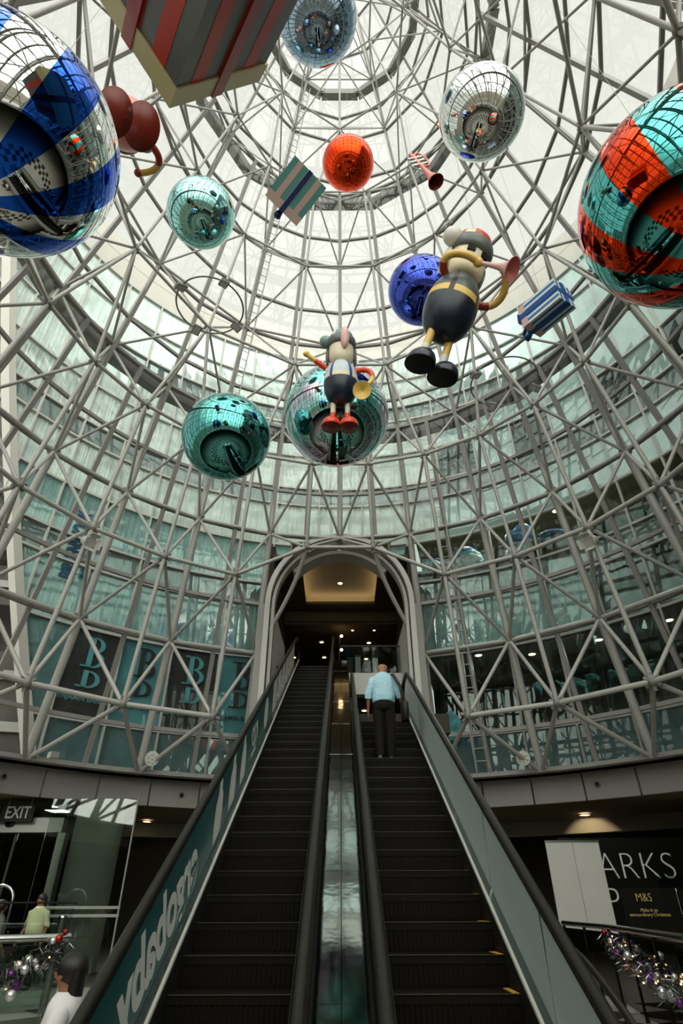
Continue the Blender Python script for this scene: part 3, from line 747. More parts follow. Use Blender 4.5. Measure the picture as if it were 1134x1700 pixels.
ball('cobalt blue mirror ball behind the trumpet-blowing toy', (2.047, 8.631, 14.117), .85, 'cobalt')

# ------------------------------------------------------------------ gift boxes
def plast(name, rgb, rough=.38, bump=.0): return mat(name, rgb, rough, bump=bump, nscale=3)
GM = dict(cream=plast('cream_lid', (236, 224, 168)), red=plast('red_wrap', (208, 62, 34), .4, .15), grey=plast('grey_wrap', (112, 112, 108), .4, .15), rib=plast('dark_red_ribbon', (172, 52, 38), .3, .2),
          pink=plast('pale_pink_wrap', (218, 188, 180)), teal=plast('sea_green_wrap', (98, 164, 158)), navy=plast('navy_ribbon', (20, 52, 108)), white=plast('white_wrap', (238, 238, 232)), blue=plast('blue_wrap', (26, 122, 190)), blue2=plast('blue_ribbon', (16, 76, 150)))
def gift(name, label, P0, e1, e2, a, L1, L2, LEN, lid, base, stripe, rib, lidm, ns=(7, 7), ribw=.16, over=.02, bow=False, lidstripe=False):
    """P0: lid corner; e1, e2: the lid's edges; a: from the box into the lid"""
    P0, e1, e2, a = Vector(P0), Vector(e1).normalized(), Vector(e2).normalized(), Vector(a).normalized()
    c = P0 + e1 * L1 / 2 + e2 * L2 / 2 - a * (LEN / 2)
    t = thing(name, label, 'gift box', c)
    def hexa(b, o, u, v, w_, mi=0):
        P = [o + u * i + v * j + w_ * k for i in (0, 1) for j in (0, 1) for k in (0, 1)]
        b.add(P, [(0, 1, 3, 2), (4, 6, 7, 5), (0, 4, 5, 1), (2, 3, 7, 6), (0, 2, 6, 4), (1, 5, 7, 3)], mi)
    b = MB(); hexa(b, P0, e1 * L1, e2 * L2, -a * lid); b.build('lid', GM[lidm], t)
    ins = over; o = P0 + e1 * ins + e2 * ins - a * lid; l1, l2, ln = L1 - 2 * ins, L2 - 2 * ins, LEN - lid
    b = MB(); hexa(b, o, e1 * l1, e2 * l2, -a * ln); body = b.build('body', GM[base], t)
    b = MB(); e = .004
    for k in range(ns[0]):
        if k % 2: hexa(b, o + e1 * l1 * k / ns[0] - e2 * e, e1 * l1 / ns[0], e2 * (l2 + 2 * e), -a * ln)
    b2 = MB()
    for k in range(ns[1]):
        if k % 2: hexa(b2, o + e2 * l2 * k / ns[1] - e1 * e, e2 * l2 / ns[1], e1 * (l1 + 2 * e), -a * ln)
    b.build('stripes', GM[stripe], body); b2.build('stripes', GM[stripe], body)
    b = MB(); r = ribw; e = .012
    hexa(b, P0 + e1 * (L1 - r) / 2 - e2 * e + a * e, e1 * r, e2 * (L2 + 2 * e), -a * (LEN + 2 * e)); b.build('ribbon', GM[rib], t)
    b = MB(); hexa(b, P0 + e2 * (L2 - r) / 2 - e1 * e + a * e, e2 * r, e1 * (L1 + 2 * e), -a * (LEN + 2 * e)); b.build('ribbon', GM[rib], t)
    if bow:
        q = P0 + e1 * L1 / 2 + e2 * L2 / 2 + a * .03; b = MB()
        for s in (-1, 1):
            pts = [q, q + e1 * s * .18 + a * .16, q + e1 * s * .34 + a * .12, q + e1 * s * .3 + a * .02, q]
            b.tube(pts, [.03, .07, .09, .07, .03], 8, True, 0, .45)
        b.ell(q + a * .05, .06, 10); b.build('bow', GM[rib], t)
    zt = cone_top(*c); p = c + Vector((0, 0, max(L1, L2) * .3))
    MB().tube([p, Vector((c.x, c.y, zt))], .004, 6).build('hanging_wire', M['wire'], t)
    return t
gift('gift_box', 'large red and grey striped gift box with cream lid at the top', (-1.785, 2.551, 8.387), (-.5495, -.6342, .5440), (.6591, .0711, .7487), (-.5135, .7699, .3789),
     1.42, 1.298, 1.7, .26, 'grey', 'red', 'rib', 'cream', (7, 7), .15)
gift('gift_box', 'pink and sea-green striped gift box with a navy bow beside the red ball', (-1.699, 6.644, 14.80), (-.0670, .4413, .8949), (.7314, .6318, -.2568), (-.6786, .6373, -.3651),
     .9, .934, 1.05, .2, 'teal', 'pink', 'navy', 'pink', (7, 7), .11, .003, True)
gift('gift_box', 'white gift box with slanting blue stripes right of the trumpet-blowing toy', (3.857, 7.736, 11.516), (-.0844, -.1092, .9904), (.8185, .5592, .1315), (-.5682, .8218, .0422),
     .56, .56, .92, .15, 'white', 'blue', 'blue2', 'pink', (9, 9), .12, .004, True)

# ------------------------------------------------------------------ hanging toy figures
def toy(label, loc, rot, s, c, arms, trumpet=None, nose=False):
    t = thing('toy_figure', label, 'toy figure', loc, None, rot); bw = c.get('boot_w', .26)
    S = Matrix.Scale(s, 4)
    def P(x, y, z): return S @ Vector((x, y, z))
    def B(b, nm, mats, par=None): return b.build(nm, mats, par or t, False)
    prof = [(max(1e-4, .50 * sin(pi * i / 48) ** .86 * (1 - .1 * (i / 48 - .5))), -.33 - .75 * cos(pi * i / 48)) for i in range(49)]
    def mf(th, i):
        z = (prof[i][1] + prof[i + 1][1]) / 2; d = abs(abs(th - pi) - .62)
        if z > -.36 and d < .12: return 3
        if z > -.17: return 0
        if z > -.33: return 1
        return 2
    b = MB(); b.lathe(prof, 96, mf, S); body = B(b, 'body', [c['top'], c['belt'], c['low'], c['brace']])
    b = MB(); b.lathe([(1e-4, .26), (.16, .265), (.28, .31), (.345, .40), (.37, .52), (.37, .8), (.35, 1.0), (.25, 1.15), (1e-4, 1.2)], 48, 0, S); hd = B(b, 'head', c['face'])
    if not nose:
        for x in (-.15, .15): B(MB().box(P(x, -.36 + abs(x) * .08, .78), (.16 * s, .04 * s, .09 * s), Matrix.Rotation(x * 1.9, 3, 'Z')), 'eye', M['matblack'], hd)
    b = MB(); b.lathe([(.36, .86), (.40, .87), (.435, .95), (.44, 1.04), (.42, 1.12), (.38, 1.17), (.33, 1.18)], 48, 0, S); B(b, 'hat_band', c['band'])
    b = MB(); b.lathe([(.37, 1.13), (.37, 1.2), (.34, 1.3), (.26, 1.39), (.14, 1.44), (1e-4, 1.455)], 48, lambda th, i: 1 if int(th / (2 * pi) * 12) % 4 == 3 else 0, S); B(b, 'hat_crown', [c['crown'], c['crown2']])
    b = MB(); b.ell(P(-.47, -.02, 1.08), .19 * s, 24); B(b, 'pompom', c['pom'])
    for sg in (-1, 1):
        b = MB(); b.ell(P(sg * .41, .1, .62), (.06 * s, .17 * s, .33 * s), 20); B(b, 'ear_flap', c['flap'] if sg < 0 else c['band'])
        pts = arms[0 if sg < 0 else 1]; n = 14; q = []
        for i in range(n + 1):                                      # smooth arm through four points
            u = i / n; a0, a1, a2, a3 = [Vector(p) for p in pts]
            q.append(S @ (a0 * (1 - u) ** 3 + a1 * 3 * u * (1 - u) ** 2 + a2 * 3 * u * u * (1 - u) + a3 * u ** 3))
        k = c.get('split', 4)
        ar = B(MB().tube(q[k:], .072 * s, 14), 'arm', c['arm']); B(MB().tube(q[:k + 1], .078 * s, 14), 'sleeve', c['cuff'], ar)
        b = MB(); b.ell(q[-1], (.1 * s, .09 * s, .09 * s), 18); B(b, 'mitten', c['hand'], ar)
        lg = B(MB().tube([P(sg * .2, 0, -.98), P(sg * .21, 0, -1.34)], .075 * s, 16), 'leg', c['leg'])
        B(MB().tube([P(sg * .21, 0, -1.33), P(sg * .22, 0, -1.66)], .08 * s, 16), 'sock', c['sock'], lg)
        b = MB(); T = S @ Matrix.Translation((sg * .25, -.11, -1.83))
        b.lathe([(.99, 0), (1, .03), (.97, .09), (.85, .17), (.65, .23), (.4, .27), (1e-3, .28)], 36, 0, T @ Matrix.Diagonal((bw, bw * 1.3, 1, 1)))
        bt = B(b, 'boot', c['boot']); b = MB()
        b.lathe([(1e-3, 0), (.99, 0), (1.0, .02)], 36, 0, T @ Matrix.Translation((0, 0, -.015)) @ Matrix.Diagonal((bw, bw * 1.3, 1, 1))); B(b, 'sole', c['sole'], bt)
    if nose:
        b = MB(); b.ell(P(.1, -.42, .98), (.13 * s, .12 * s, .36 * s), 24); B(b, 'nose', c['nose'], hd)
    Mw = Matrix.Translation(loc) @ Euler(rot).to_matrix().to_4x4(); top = Mw @ P(0, 0, 1.4)
    wr = MB().tube([top, Vector((top.x, top.y, cone_top(*top)))], .004, 6); wr.v = [tuple(Mw.inverted() @ Vector(v)) for v in wr.v]
    B(wr, 'hanging_wire', M['wire'])
    return Mw @ S
def trumpet(name, label, p, q, rb, m1, m2, valves=False):
    p, q = Vector(p), Vector(q); t = thing(name, label, 'toy trumpet', p); d = q - p; L = d.length
    T = d.to_track_quat('Z', 'Y').to_matrix().to_4x4()
    prof = [(.04, -.04), (.055, -.03), (.035, .05), (.04, L * .35), (.055, L * .6), (rb * .45, L * .8), (rb * .75, L * .92), (rb, L), (rb * .97, L + .004)]
    MB().lathe(prof, 36, 0, T).build('horn', m1, t, False)
    MB().lathe([(rb * .97, L + .003), (rb * .7, L - L * .06), (rb * .4, L - L * .16), (1e-3, L - L * .3)], 36, 0, T).build('bell_mouth', m2, t, False)
    if valves:
        b = MB()
        for i in range(3): b.tube([T @ Vector((.0, -.16, L * (.12 + .12 * i))), T @ Vector((0, .2, L * (.12 + .12 * i)))], .035, 10)
        b.build('valve', M['steel2'], t, False); n = 24
        MB().tube([T @ Vector((.0, .14 + .12 * sin(2 * pi * i / n), L * .22 + L * .24 * cos(2 * pi * i / n))) for i in range(n + 1)], .028, 8, False).build('tube_loop', m1, t, False)
        MB().tube([(0, 0, 0), (0, 0, cone_top(*p) - p.z)], .004, 6).build('hanging_wire', M['wire'], t, False)
    return t
TM = {k: plast('toy_' + k, v, .3) for k, v in dict(navy=(24, 34, 50), dgreen=(86, 94, 90), yellow=(232, 192, 96), black=(28, 28, 30), cream=(230, 220, 190), green=(98, 106, 104), red=(206, 70, 40), white=(224, 222, 212),
      pinkp=(226, 178, 172), orange=(222, 66, 28), sole=(132, 34, 20), darkred=(120, 38, 26), blue=(40, 70, 130), ice=(196, 206, 212), pinkr=(226, 132, 122), dsole=(124, 30, 16), maroon=(138, 52, 44), gteal=(120, 150, 146), brown=(150, 48, 24), sky=(40, 150, 190)).items()}
c1 = dict(top=TM['dgreen'], belt=TM['yellow'], low=TM['navy'], brace=TM['black'], face=TM['cream'], band=TM['green'], crown=TM['red'], crown2=TM['cream'], pom=TM['white'], flap=TM['white'],
          arm=TM['yellow'], cuff=TM['brown'], hand=TM['yellow'], leg=TM['yellow'], sock=TM['white'], boot=TM['navy'], sole=M['matblack'], split=3)
A1 = toy('toy figure blowing a pale pink trumpet, in dark boots and a red-topped hat', (1.962, 5.902, 10.032), (.4119, .1796, .5183), .89, c1,
         [[(-.40, -.12, .15), (-.78, -.3, .28), (-.4, -.58, .44), (-.02, -.55, .38)], [(.46, -.05, .02), (.86, -.15, .02), (.86, -.45, .35), (.5, -.62, .52)]])
trumpet('toy_trumpet', 'pale pink toy trumpet raised by the toy in dark boots', A1 @ Vector((.0, -.52, .41)), A1 @ Vector((.42, -1.08, .16)), .2, TM['pinkp'], TM['pinkr'])
c2 = dict(top=TM['ice'], belt=TM['cream'], low=TM['navy'], brace=TM['blue'], face=TM['cream'], band=TM['green'], crown=TM['gteal'], crown2=TM['white'], pom=TM['gteal'], flap=TM['green'],
          arm=TM['yellow'], cuff=TM['orange'], hand=TM['yellow'], leg=TM['cream'], sock=TM['orange'], boot=TM['orange'], sole=TM['sole'], nose=TM['pinkp'], split=8, boot_w=.28)
A2 = toy('toy figure with red boots and a long pink nose, before the iridescent ball', (0.015, 8.452, 10.918), (0.2636, 0.0136, 0.0134), .73, c2,
         [[(-.44, -.05, .12), (-.6, -.15, .2), (-.8, -.2, .32), (-1.02, -.25, .48)], [(.44, 0, .08), (1.0, -.05, .3), (1.08, -.2, -.45), (.62, -.3, -.62)]], None, True)
trumpet('toy_trumpet', 'short yellow toy horn held low by the toy in red boots', A2 @ Vector((.72, -.1, -.7)), A2 @ Vector((.6, -.5, -.85)), .2, TM['sky'], TM['yellow'])
c3 = dict(top=TM['pinkr'], belt=TM['white'], low=TM['pinkr'], brace=TM['pinkr'], face=TM['cream'], band=TM['maroon'], crown=TM['maroon'], crown2=TM['maroon'], pom=TM['gteal'], flap=TM['gteal'],
          arm=TM['yellow'], cuff=TM['brown'], hand=TM['brown'], leg=TM['darkred'], sock=TM['darkred'], boot=TM['darkred'], sole=TM['dsole'], split=7, boot_w=.33)
A3 = toy('toy figure with broad dark red soles hanging behind the giant blue striped ball', (-3.909, 4.652, 13.281), (0.5898, 0.0931, -2.6249), .86, c3,
         [[(-.44, -.05, .2), (-.95, -.2, .3), (-.9, -.5, .6), (-.45, -.7, .6)], [(.44, -.05, .2), (.95, -.2, .3), (.9, -.5, .6), (.45, -.7, .6)]])
trumpet('toy_trumpet', 'red toy trumpet hanging alone between the red ball and silver ball', (1.80, 6.79, 17.039), (2.285, 6.769, 15.656), .2, TM['pinkr'], TM['darkred'], True)

# ------------------------------------------------------------------ light fittings on the lattice and fascia
def hoop(label, c, R, yaw, lamps):
    t = thing('ring_light', label, 'light fitting', c, 'hoops of floodlights in the lattice'); n = 48
    MB().tube([(R * cos(2 * pi * i / n), R * sin(2 * pi * i / n), 0) for i in range(n + 1)], .025, 8, False).build('hoop', M['beam'], t, False)
    for a in lamps:
        a = R_(a); p = Vector((R * cos(a), R * sin(a), -.05)); rot = Matrix.Rotation(a, 3, 'Z') @ Matrix.Rotation(R_(20), 3, 'Y')
        l = MB().box(p, (.30, .24, .1), rot).build('floodlight', M['beam'], t, False)
        MB().box(p - rot @ Vector((0, 0, .055)), (.24, .18, .012), rot).build('lens', M['offw'], l, False)
    zt = cone_top(*c) - c[2]; b = MB()
    for k in range(3):
        a = 2 * pi * k / 3; b.tube([(R * cos(a), R * sin(a), 0), (0, 0, min(zt, 3.0))], .004, 5)
    b.tube([(0, 0, min(zt, 3.0)), (0, 0, max(zt, 3.05))], .005, 5); b.build('hanging_wire', M['wire'], t, False)
hoop('hoop of four floodlights in the lattice above the deep teal ball', (-3.75, 10.25, 15.75), .95, 0, (125, 45, 225, 305))
hoop('hoop of floodlights in the lattice below the blue striped gift box', (5.1, 12.4, 14.9), 1.02, 0, (100, 10, 200))
def spot(label, j):
    p = node('C', j); t = thing('stage_light', label, 'light fitting', p + Vector((0, 0, -.1)))
    d = Vector((-p.x, AX.y - p.y, -4)).normalized(); rot = d.to_track_quat('Z', 'Y').to_matrix(); b = MB(); q = p + Vector((0, 0, -.42)) + d * .05
    b.tube([q - d * .28, q + d * .1], [.12, .15], 14); b.build('lamp_housing', M['white'], t)
    b = MB()
    for a in range(4):
        e = rot @ Matrix.Rotation(a * pi / 2, 3, 'Z'); b.box(q + d * .2 + e @ Vector((.18, 0, 0)), (.015, .26, .2), e @ Matrix.Rotation(R_(25), 3, 'Y'))
    b.build('barn_door', M['white'], t); MB().tube([p + Vector((0, 0, -.08)), q - d * .1], .025, 8).build('bracket', M['beam'], t)
spot('white stage light with barn doors on the lattice before the pale banner', -3.5)
spot('white stage light with barn doors on the lattice at the right', 3.5)
def flood(label, th):
    p = cyl_pt(11.0, th, 3.42); t = thing('flood_lamp', label, 'light fitting', p); d = Vector((AX.x - p.x, AX.y - p.y, -.8)).normalized()
    MB().tube([p, p + d * .16], [.14, .2], 20).build('lamp_housing', M['white'], t)
    b = MB(); c = p + d * .17; a = d.orthogonal().normalized(); e = d.cross(a)
    for k in range(6): b.ell(c + (a * cos(k * pi / 3) + e * sin(k * pi / 3)) * .11, .035, 8)
    b.ell(c, .035, 8); b.build('lens', M['offw'], t); MB().tube([p + Vector((0, 0, -.02)), p + Vector((0, 0, -.3))], .03, 8).build('bracket', M['beam'], t)
flood('round white floodlight on the ledge left of the escalators', -29.2); flood('round white floodlight on the ledge right of the escalators', 28.2)
def dome(label, th, z, m_='beam'):
    p = cyl_pt(FR - .06, th, z); t = thing('security_camera', label, 'camera', p); d = Vector((AX.x - p.x, AX.y - p.y, 0)).normalized()
    MB().tube([p, p + d * .06], .07, 16).build('base', M[m_], t); b = MB(); b.ell(p + d * .08, .055, 14); b.build('lens_dome', M['black'], t)
dome('small dome camera on the fascia above the exit sign', -46.5, 2.72); dome('small dome camera on the fascia beside the left escalator', -23.3, 2.68)
dome('small dome camera on the fascia above the white banner stand', 36.5, 2.72)
p = cyl_pt(11.75, -41.4, 3.2); t = thing('security_camera', 'white box camera on the ledge over the left fascia', 'camera', p)
MB().box(p + Vector((0, 0, .16)), (.22, .3, .16), Matrix.Rotation(R_(41), 3, 'Z')).build('camera_body', M['white'], t); MB().tube([p, p + Vector((0, 0, .1))], .03, 8).build('bracket', M['beam'], t)

# ------------------------------------------------------------------ left side of the ground floor: entrance, column, exit sign
downlight(-6.6, 22.0, FZ0 + .02, 'spotlight in the dark ceiling left of the escalators', .13)
downlight(7.8, 20.6, FZ0 + .02, 'warm spotlight in the dark ceiling right of the escalators', .15)
c = W(-6.55, 17.6, -EYE); t = thing('column', 'round off-white column behind the entrance glass', 'column', c)
MB().lathe([(.62, 0), (.62, FZ0 + EYE)], 48).build('shaft', M['wallg'], t, False); MB().lathe([(.66, 0), (.66, .18), (.62, .18)], 48).build('base_ring', M['steel2'], t, False)
dr = sroot('door_1', W(-8.6, 17.5, -EYE))
x0, x1, yy, hh = -11.4, -7.35, 17.3, 1.62
MB().box(W((x0 + x1) / 2, yy, 1.78), (x1 - x0, .3, .34)).build('door_header', M['mull'], dr)
MB().box(W(x1 + .02, yy, .05), (.2, .28, 3.1)).build('door_jamb', M['mull'], dr)
MB().ell(W(-8.75, yy - .16, 1.8), (.14, .03, .08), 20).build('door_sensor', M['black'], dr)
for xa, xb in ((-11.3, -9.4), (-9.35, -8.6), (-8.55, -7.5)): MB().box(W((xa + xb) / 2, yy, .05), (xb - xa - .03, .02, 3.1)).build('door_leaf', M['dglass'], dr)
for x in (-9.37, -8.57): MB().box(W(x, yy, .05), (.05, .07, 3.1)).build('door_stile', M['darkw'], dr)
wg = sroot('window_entrance', W(-6.5, 16.6, -EYE))
MB().box(W(-6.45, 16.7, .42), (2.2, .02, 3.84)).build('glass_pane', M['dglass'], wg)
for zz in (-.18, -.02): MB().box(W(-6.3, 16.68, zz), (2.0, .01, .06)).build('manifestation_band', M['wallg'], wg)
MB().box(W(-5.33, 16.7, .42), (.03, .06, 3.84)).build('glass_edge', M['mull'], wg)
MB().box(W(-9.4, 17.25, 2.16), (4.2, .02, .42)).build('transom_pane', M['dglass'], wg)
es = thing('exit_sign', 'dark hanging exit sign with pale letters over the glass entrance', 'sign', W(-8.85, 17.0, 2.0))
MB().box(W(-8.55, 17.0, 2.04), (.86, .08, .40)).build('sign_box', M['matblack'], es)
text('EXIT', 'lettering', .40, W(-8.53, 16.95, 2.04), (1, 0, 0), (0, 0, 1), M['wallg'], es, .004, sx=.8)
for x in (-8.85, -8.25): MB().tube([W(x, 17.0, 2.2), W(x, 17.0, FZ0 + .06)], .012, 6).build('hanger', M['beam'], es)
def pillar(label, x, y, z0, z1, w_, m_):
    t = thing('stone_pillar', label, 'pillar', W(x, y, z0)); MB().box(W(x, y, (z0 + z1) / 2), (w_, w_, z1 - z0)).build('shaft', M[m_], t)
    b = MB()
    for k in range(1, 4): b.box(W(x, y, z0 + (z1 - z0) * k / 4), (w_ + .006, w_ + .006, .025))
    b.build('joint', M['matblack'], t)
pillar('brown granite pillar seen through the glass entrance', -10.6, 19.0, -EYE, 2.3, .75, 'granite')
struct('wall_outside', MB().box(W(-9, 23.5, 1), (9, .3, 6)), M['darkw'])
b = MB()
for k in range(10): b.box(W(-13.2, 22.6, -.9 + k * .34), (3.4, .1, .16))
tag(b.build('louvre_screen', M['concrete']), 'pale louvred screen outside the glass entrance', 'screen')
t = thing('door_frame_hoop', 'bent steel hoop rail standing before the glass entrance', 'rail', W(-7.15, 14.4, -EYE)); n = 10
MB().tube([W(-7.5, 14.6, -EYE)] + [W(-7.22 - .28 * cos(pi * i / n), 14.6, .1 + .28 * sin(pi * i / n)) for i in range(n + 1)] + [W(-6.94, 14.6, -EYE)], .03, 10).build('tube', M['steel2'], t)
t = thing('steel_post', 'ribbed bright steel post behind the left glass balustrade', 'post', W(-5.0, 12.6, -EYE))
MB().lathe([(.06, 0)] + [v for i in range(18) for v in ((.075, .05 + i * .075), (.06, .09 + i * .075))], 16).build('tube', M['steel2'], t, False)

def rail_run(label, pts, zt, glass_h, rr=.05, name='balustrade'):
    t = thing(name, label, 'balustrade', W(*pts[0], -EYE)); b = MB()
    b.tube([W(x, y, zt) for x, y in pts], rr, 12); b.build('handrail', M['steel2' if rr > .03 else 'matblack'], t)
    for (xa, ya), (xb, yb) in zip(pts, pts[1:]):
        b = MB(); p, q = Vector((xa, ya, 0)), Vector((xb, yb, 0)); n = max(1, int((q - p).length / 1.4))
        for i in range(n):
            u, v = p.lerp(q, i / n + .01), p.lerp(q, (i + 1) / n - .01)
            b = MB(); b.bar(W(u.x, u.y, zt - .08 - glass_h / 2), W(v.x, v.y, zt - .08 - glass_h / 2), .015, glass_h); b.build('glass_panel', M['clear'], t)
            MB().bar(W(u.x, u.y, -EYE), W(u.x, u.y, zt), .05, .05, (0, 1, 0)).build('post', M['matblack'], t)
    return t
rail_run('steel-railed glass balustrade hung with a garland at lower left', [(-6.6, 8.2), (-3.88, 10.2)], -.36, .95)
rail_run('low glass balustrade before the entrance at left', [(-8.4, 12.2), (-4.95, 13.0)], .06, 1.4, .015)
rail_run('steel-railed glass balustrade hung with a garland at lower right', [(5.1, 16.2), (5.0, 13.3), (4.15, 8.6)], -.34, 1.0)
GB = {k: mat('bauble_' + k, v, .12, .6) for k, v in dict(purple=(126, 58, 160), silver=(214, 214, 214), white=(224, 220, 214), red=(160, 40, 26), dark=(60, 60, 66)).items()}
def garland(label, p, q, sag, seed, lean):
    t = thing('garland', label, 'garland', p); rnd = random.Random(seed); p, q = Vector(p), Vector(q); n = 30; pts = []
    for i in range(n + 1): u = i / n; pts.append(p.lerp(q, u) + Vector((0, 0, -sag * 4 * u * (1 - u))))
    MB().tube(pts, .035, 8).build('cord', M['matblack'], t)
    b = MB()                                                       # bristling foil needles round the cord
    for i in range(1400):
        c = pts[rnd.randrange(n)].lerp(pts[rnd.randrange(n)], 0) + Vector((rnd.gauss(0, .09), rnd.gauss(0, .06), rnd.gauss(0, .07)))
        d = Vector((rnd.gauss(0, 1), rnd.gauss(0, 1), rnd.gauss(0, 1))).normalized() * .07; e = d.orthogonal().normalized() * .006
        b.add([c - d, c + e, c + d, c - e], [(0, 1, 2, 3)], rnd.choice((0, 0, 0, 0, 1)))
    tag(b.build('tinsel', [mat('dark_green_tinsel', (26, 34, 26), .6), GB['silver']], t), kind='stuff')
    for i in range(46):
        c = pts[rnd.randrange(n + 1)] + Vector((rnd.gauss(0, .07), rnd.gauss(0, .06), rnd.gauss(0, .085))); r = rnd.uniform(.034, .07)
        b = MB(); b.ell(c, r, 14); b.build('bauble', GB[rnd.choice(['purple', 'silver', 'white', 'silver', 'white', 'red', 'dark'])], t)
    for i in range(34):
        c = pts[rnd.randrange(n + 1)] + Vector((rnd.gauss(0, .1), rnd.gauss(0, .08) - .03, rnd.gauss(0, .09)))
        b = MB(); b.ell(c, .012, 8); b.build('fairy_light', M['spark'], t)
    g = pts[int(n * .3)] + Vector((0, -.12, -.12)); b = MB(); b.box(g, (.16, .12, .16), Matrix.Rotation(.5, 3, 'Y')); o = b.build('mini_gift', GM['red'], t)
    MB().box(g, (.05, .125, .165), Matrix.Rotation(.5, 3, 'Y')).build('mini_ribbon', GM['cream'], o)
garland('sagging garland of baubles and tiny lights on the left balustrade', W(-3.92, 10.1, -.46), W(-6.1, 8.4, -.55), .42, 3, 0)
garland('sagging garland of baubles and tiny lights on the right balustrade', W(4.90, 13.1, -.52), W(3.98, 8.5, -.88), .08, 5, 0)

# ------------------------------------------------------------------ right side of the ground floor: hoarding, banner stand, poster board, stair rail
hd = thing('shop_hoarding', 'black shop hoarding with tall thin white lettering', 'hoarding', W(10.5, 17.4, -EYE))
MB().box(W(11.0, 17.4, -.02), (10.6, .12, 2.96)).build('board', M['black'], hd)
text('MARKS & SPENCER', 'lettering', .86, W(5.90, 17.33, .80), (1, 0, 0), (0, 0, 1), M['wprint'], hd, -.02, 'LEFT', 1.0)
text('OPENING SOON', 'lettering', .86, W(5.86, 17.33, .04), (1, 0, 0), (0, 0, 1), M['wprint'], hd, -.02, 'LEFT', 1.0)
bn = thing('banner_stand', 'blank white two-panel banner stand before the black hoarding', 'banner stand', W(6.2, 16.8, -EYE))
for i, x in enumerate((5.53, 6.21)):
    MB().box(W(x, 16.8, -.06), (.67, .03, 2.78)).build('panel', M['offw'], bn)
MB().box(W(5.87, 16.8, 1.34), (1.38, .06, .04)).build('top_bar', M['steel2'], bn); MB().box(W(5.87, 16.8, -1.47), (1.4, .3, .06)).build('foot', M['beam'], bn)
pb = thing('poster_stand', 'black poster board with small gold lettering behind the right balustrade', 'poster board', W(6.0, 11.9, -EYE))
MB().box(W(5.32, 11.95, -.16), (.98, .04, .8)).build('board', M['black'], pb)
text('M&S', 'lettering', .17, W(5.22, 11.92, .10), (1, 0, 0), (0, 0, 1), M['gold'], pb, -.002, sx=.9)
text('Make it an\nextraordinary Christmas', 'lettering', .07, W(5.26, 11.92, -.11), (1, 0, 0), (0, 0, 1), M['gold'], pb, 0)
for x in (4.9, 5.75): MB().box(W(x, 11.97, -.95), (.04, .04, 1.1)).build('leg', M['matblack'], pb)
pb2 = thing('poster_stand', 'black poster board with a big white disc at the right edge', 'poster board', W(6.7, 11.9, -EYE))
MB().box(W(6.38, 11.95, -.16), (1.06, .04, .8)).build('board', M['black'], pb2)
b = MB(); n = 40; pts = [W(6.22 + .34 * cos(2 * pi * i / n), 11.925, -.26 + .34 * sin(2 * pi * i / n)) for i in range(n)]; b.add(pts, [tuple(reversed(range(n)))]); b.add([p + Vector((0, .004, 0)) for p in pts], [tuple(range(n))]); b.build('disc_print', M['wprint'], pb2)
b = MB(); b.box(W(6.22, 11.91, -.24), (.05, .01, .2), Matrix.Rotation(.5, 3, 'Y')); b.ell(W(6.15, 11.915, -.28), (.06, .008, .05), 12); b.build('bow_print', M['brown'], pb2)
for x in (5.95, 6.8): MB().box(W(x, 11.97, -.95), (.04, .04, 1.1)).build('leg', M['matblack'], pb2)
ah = thing('leaflet_holder', 'clear plastic leaflet holder on top of the black poster board', 'holder', W(6.2, 11.95, .28))
MB().box(W(5.85, 11.95, .33), (.5, .012, .18)).build('front_sheet', M['clear'], ah); MB().box(W(5.85, 12.03, .33), (.5, .012, .18)).build('back_sheet', M['clear'], ah); MB().box(W(5.85, 11.99, .245), (.5, .08, .012)).build('base', M['clear'], ah)
sr = thing('stair_rail', 'dark curved stair rail descending beside the right escalator', 'rail', W(2.6, 8, -EYE))
cur = [(3.95, 12.6, -.62), (3.75, 11.6, -.6), (3.55, 10.6, -.66), (3.3, 9.4, -.78), (3.0, 8.0, -.94), (2.6, 6.4, -1.1), (2.3, 5.2, -1.2)]
MB().tube([W(*p) for p in cur], .045, 10).build('handrail', M['rubber'], sr)
for p in cur: MB().tube([W(p[0], p[1], -EYE), W(*p)], .02, 8).build('post', M['matblack'], sr)
for i in range(3):
    p, q = cur[i], cur[i + 1]; MB().bar(W(p[0], p[1], (p[2] - EYE) / 2), W(q[0], q[1], (q[2] - EYE) / 2), .012, .7).build('glass_panel', M['clear'], sr)
for i, (x, y, z) in enumerate(((3.05, 15.5, 1.05), (3.2, 16.2, 1.4), (2.6, 16.6, .75))):
    t = thing('shop_lamp', ['small amber lamp right of the escalator, middle one', 'small amber lamp right of the escalator, highest one', 'small amber lamp right of the escalator, lowest one'][i], 'lamp', W(x, y, z))
    b = MB(); b.ell(W(x, y, z), .05, 12); b.build('bulb', M['lamp'], t); MB().tube([W(x, y, z), W(x, y, FZ0 + .06)], .01, 6).build('cord', M['matblack'], t)
L = bpy.data.lights.new('entrance_fill', 'AREA'); L.energy = 45; L.size = .6; L.color = (.9, 1, .86)  # added fill light to brighten the column and doorway, no fitting hangs here
lo = bpy.data.objects.new('entrance_fill', L); COL.objects.link(lo); lo.location = W(-8.4, 15.4, FZ0 - .02)
L = bpy.data.lights.new('downlight_glow', 'SPOT'); L.energy = 40; L.color = (1, .72, .4); L.spot_size = R_(100); L.shadow_soft_size = .1
lo = bpy.data.objects.new('downlight_glow', L); COL.objects.link(lo); lo.location = W(8.05, 21.25, FZ0 - .03); lo.rotation_euler = (R_(50), 0, R_(-30))

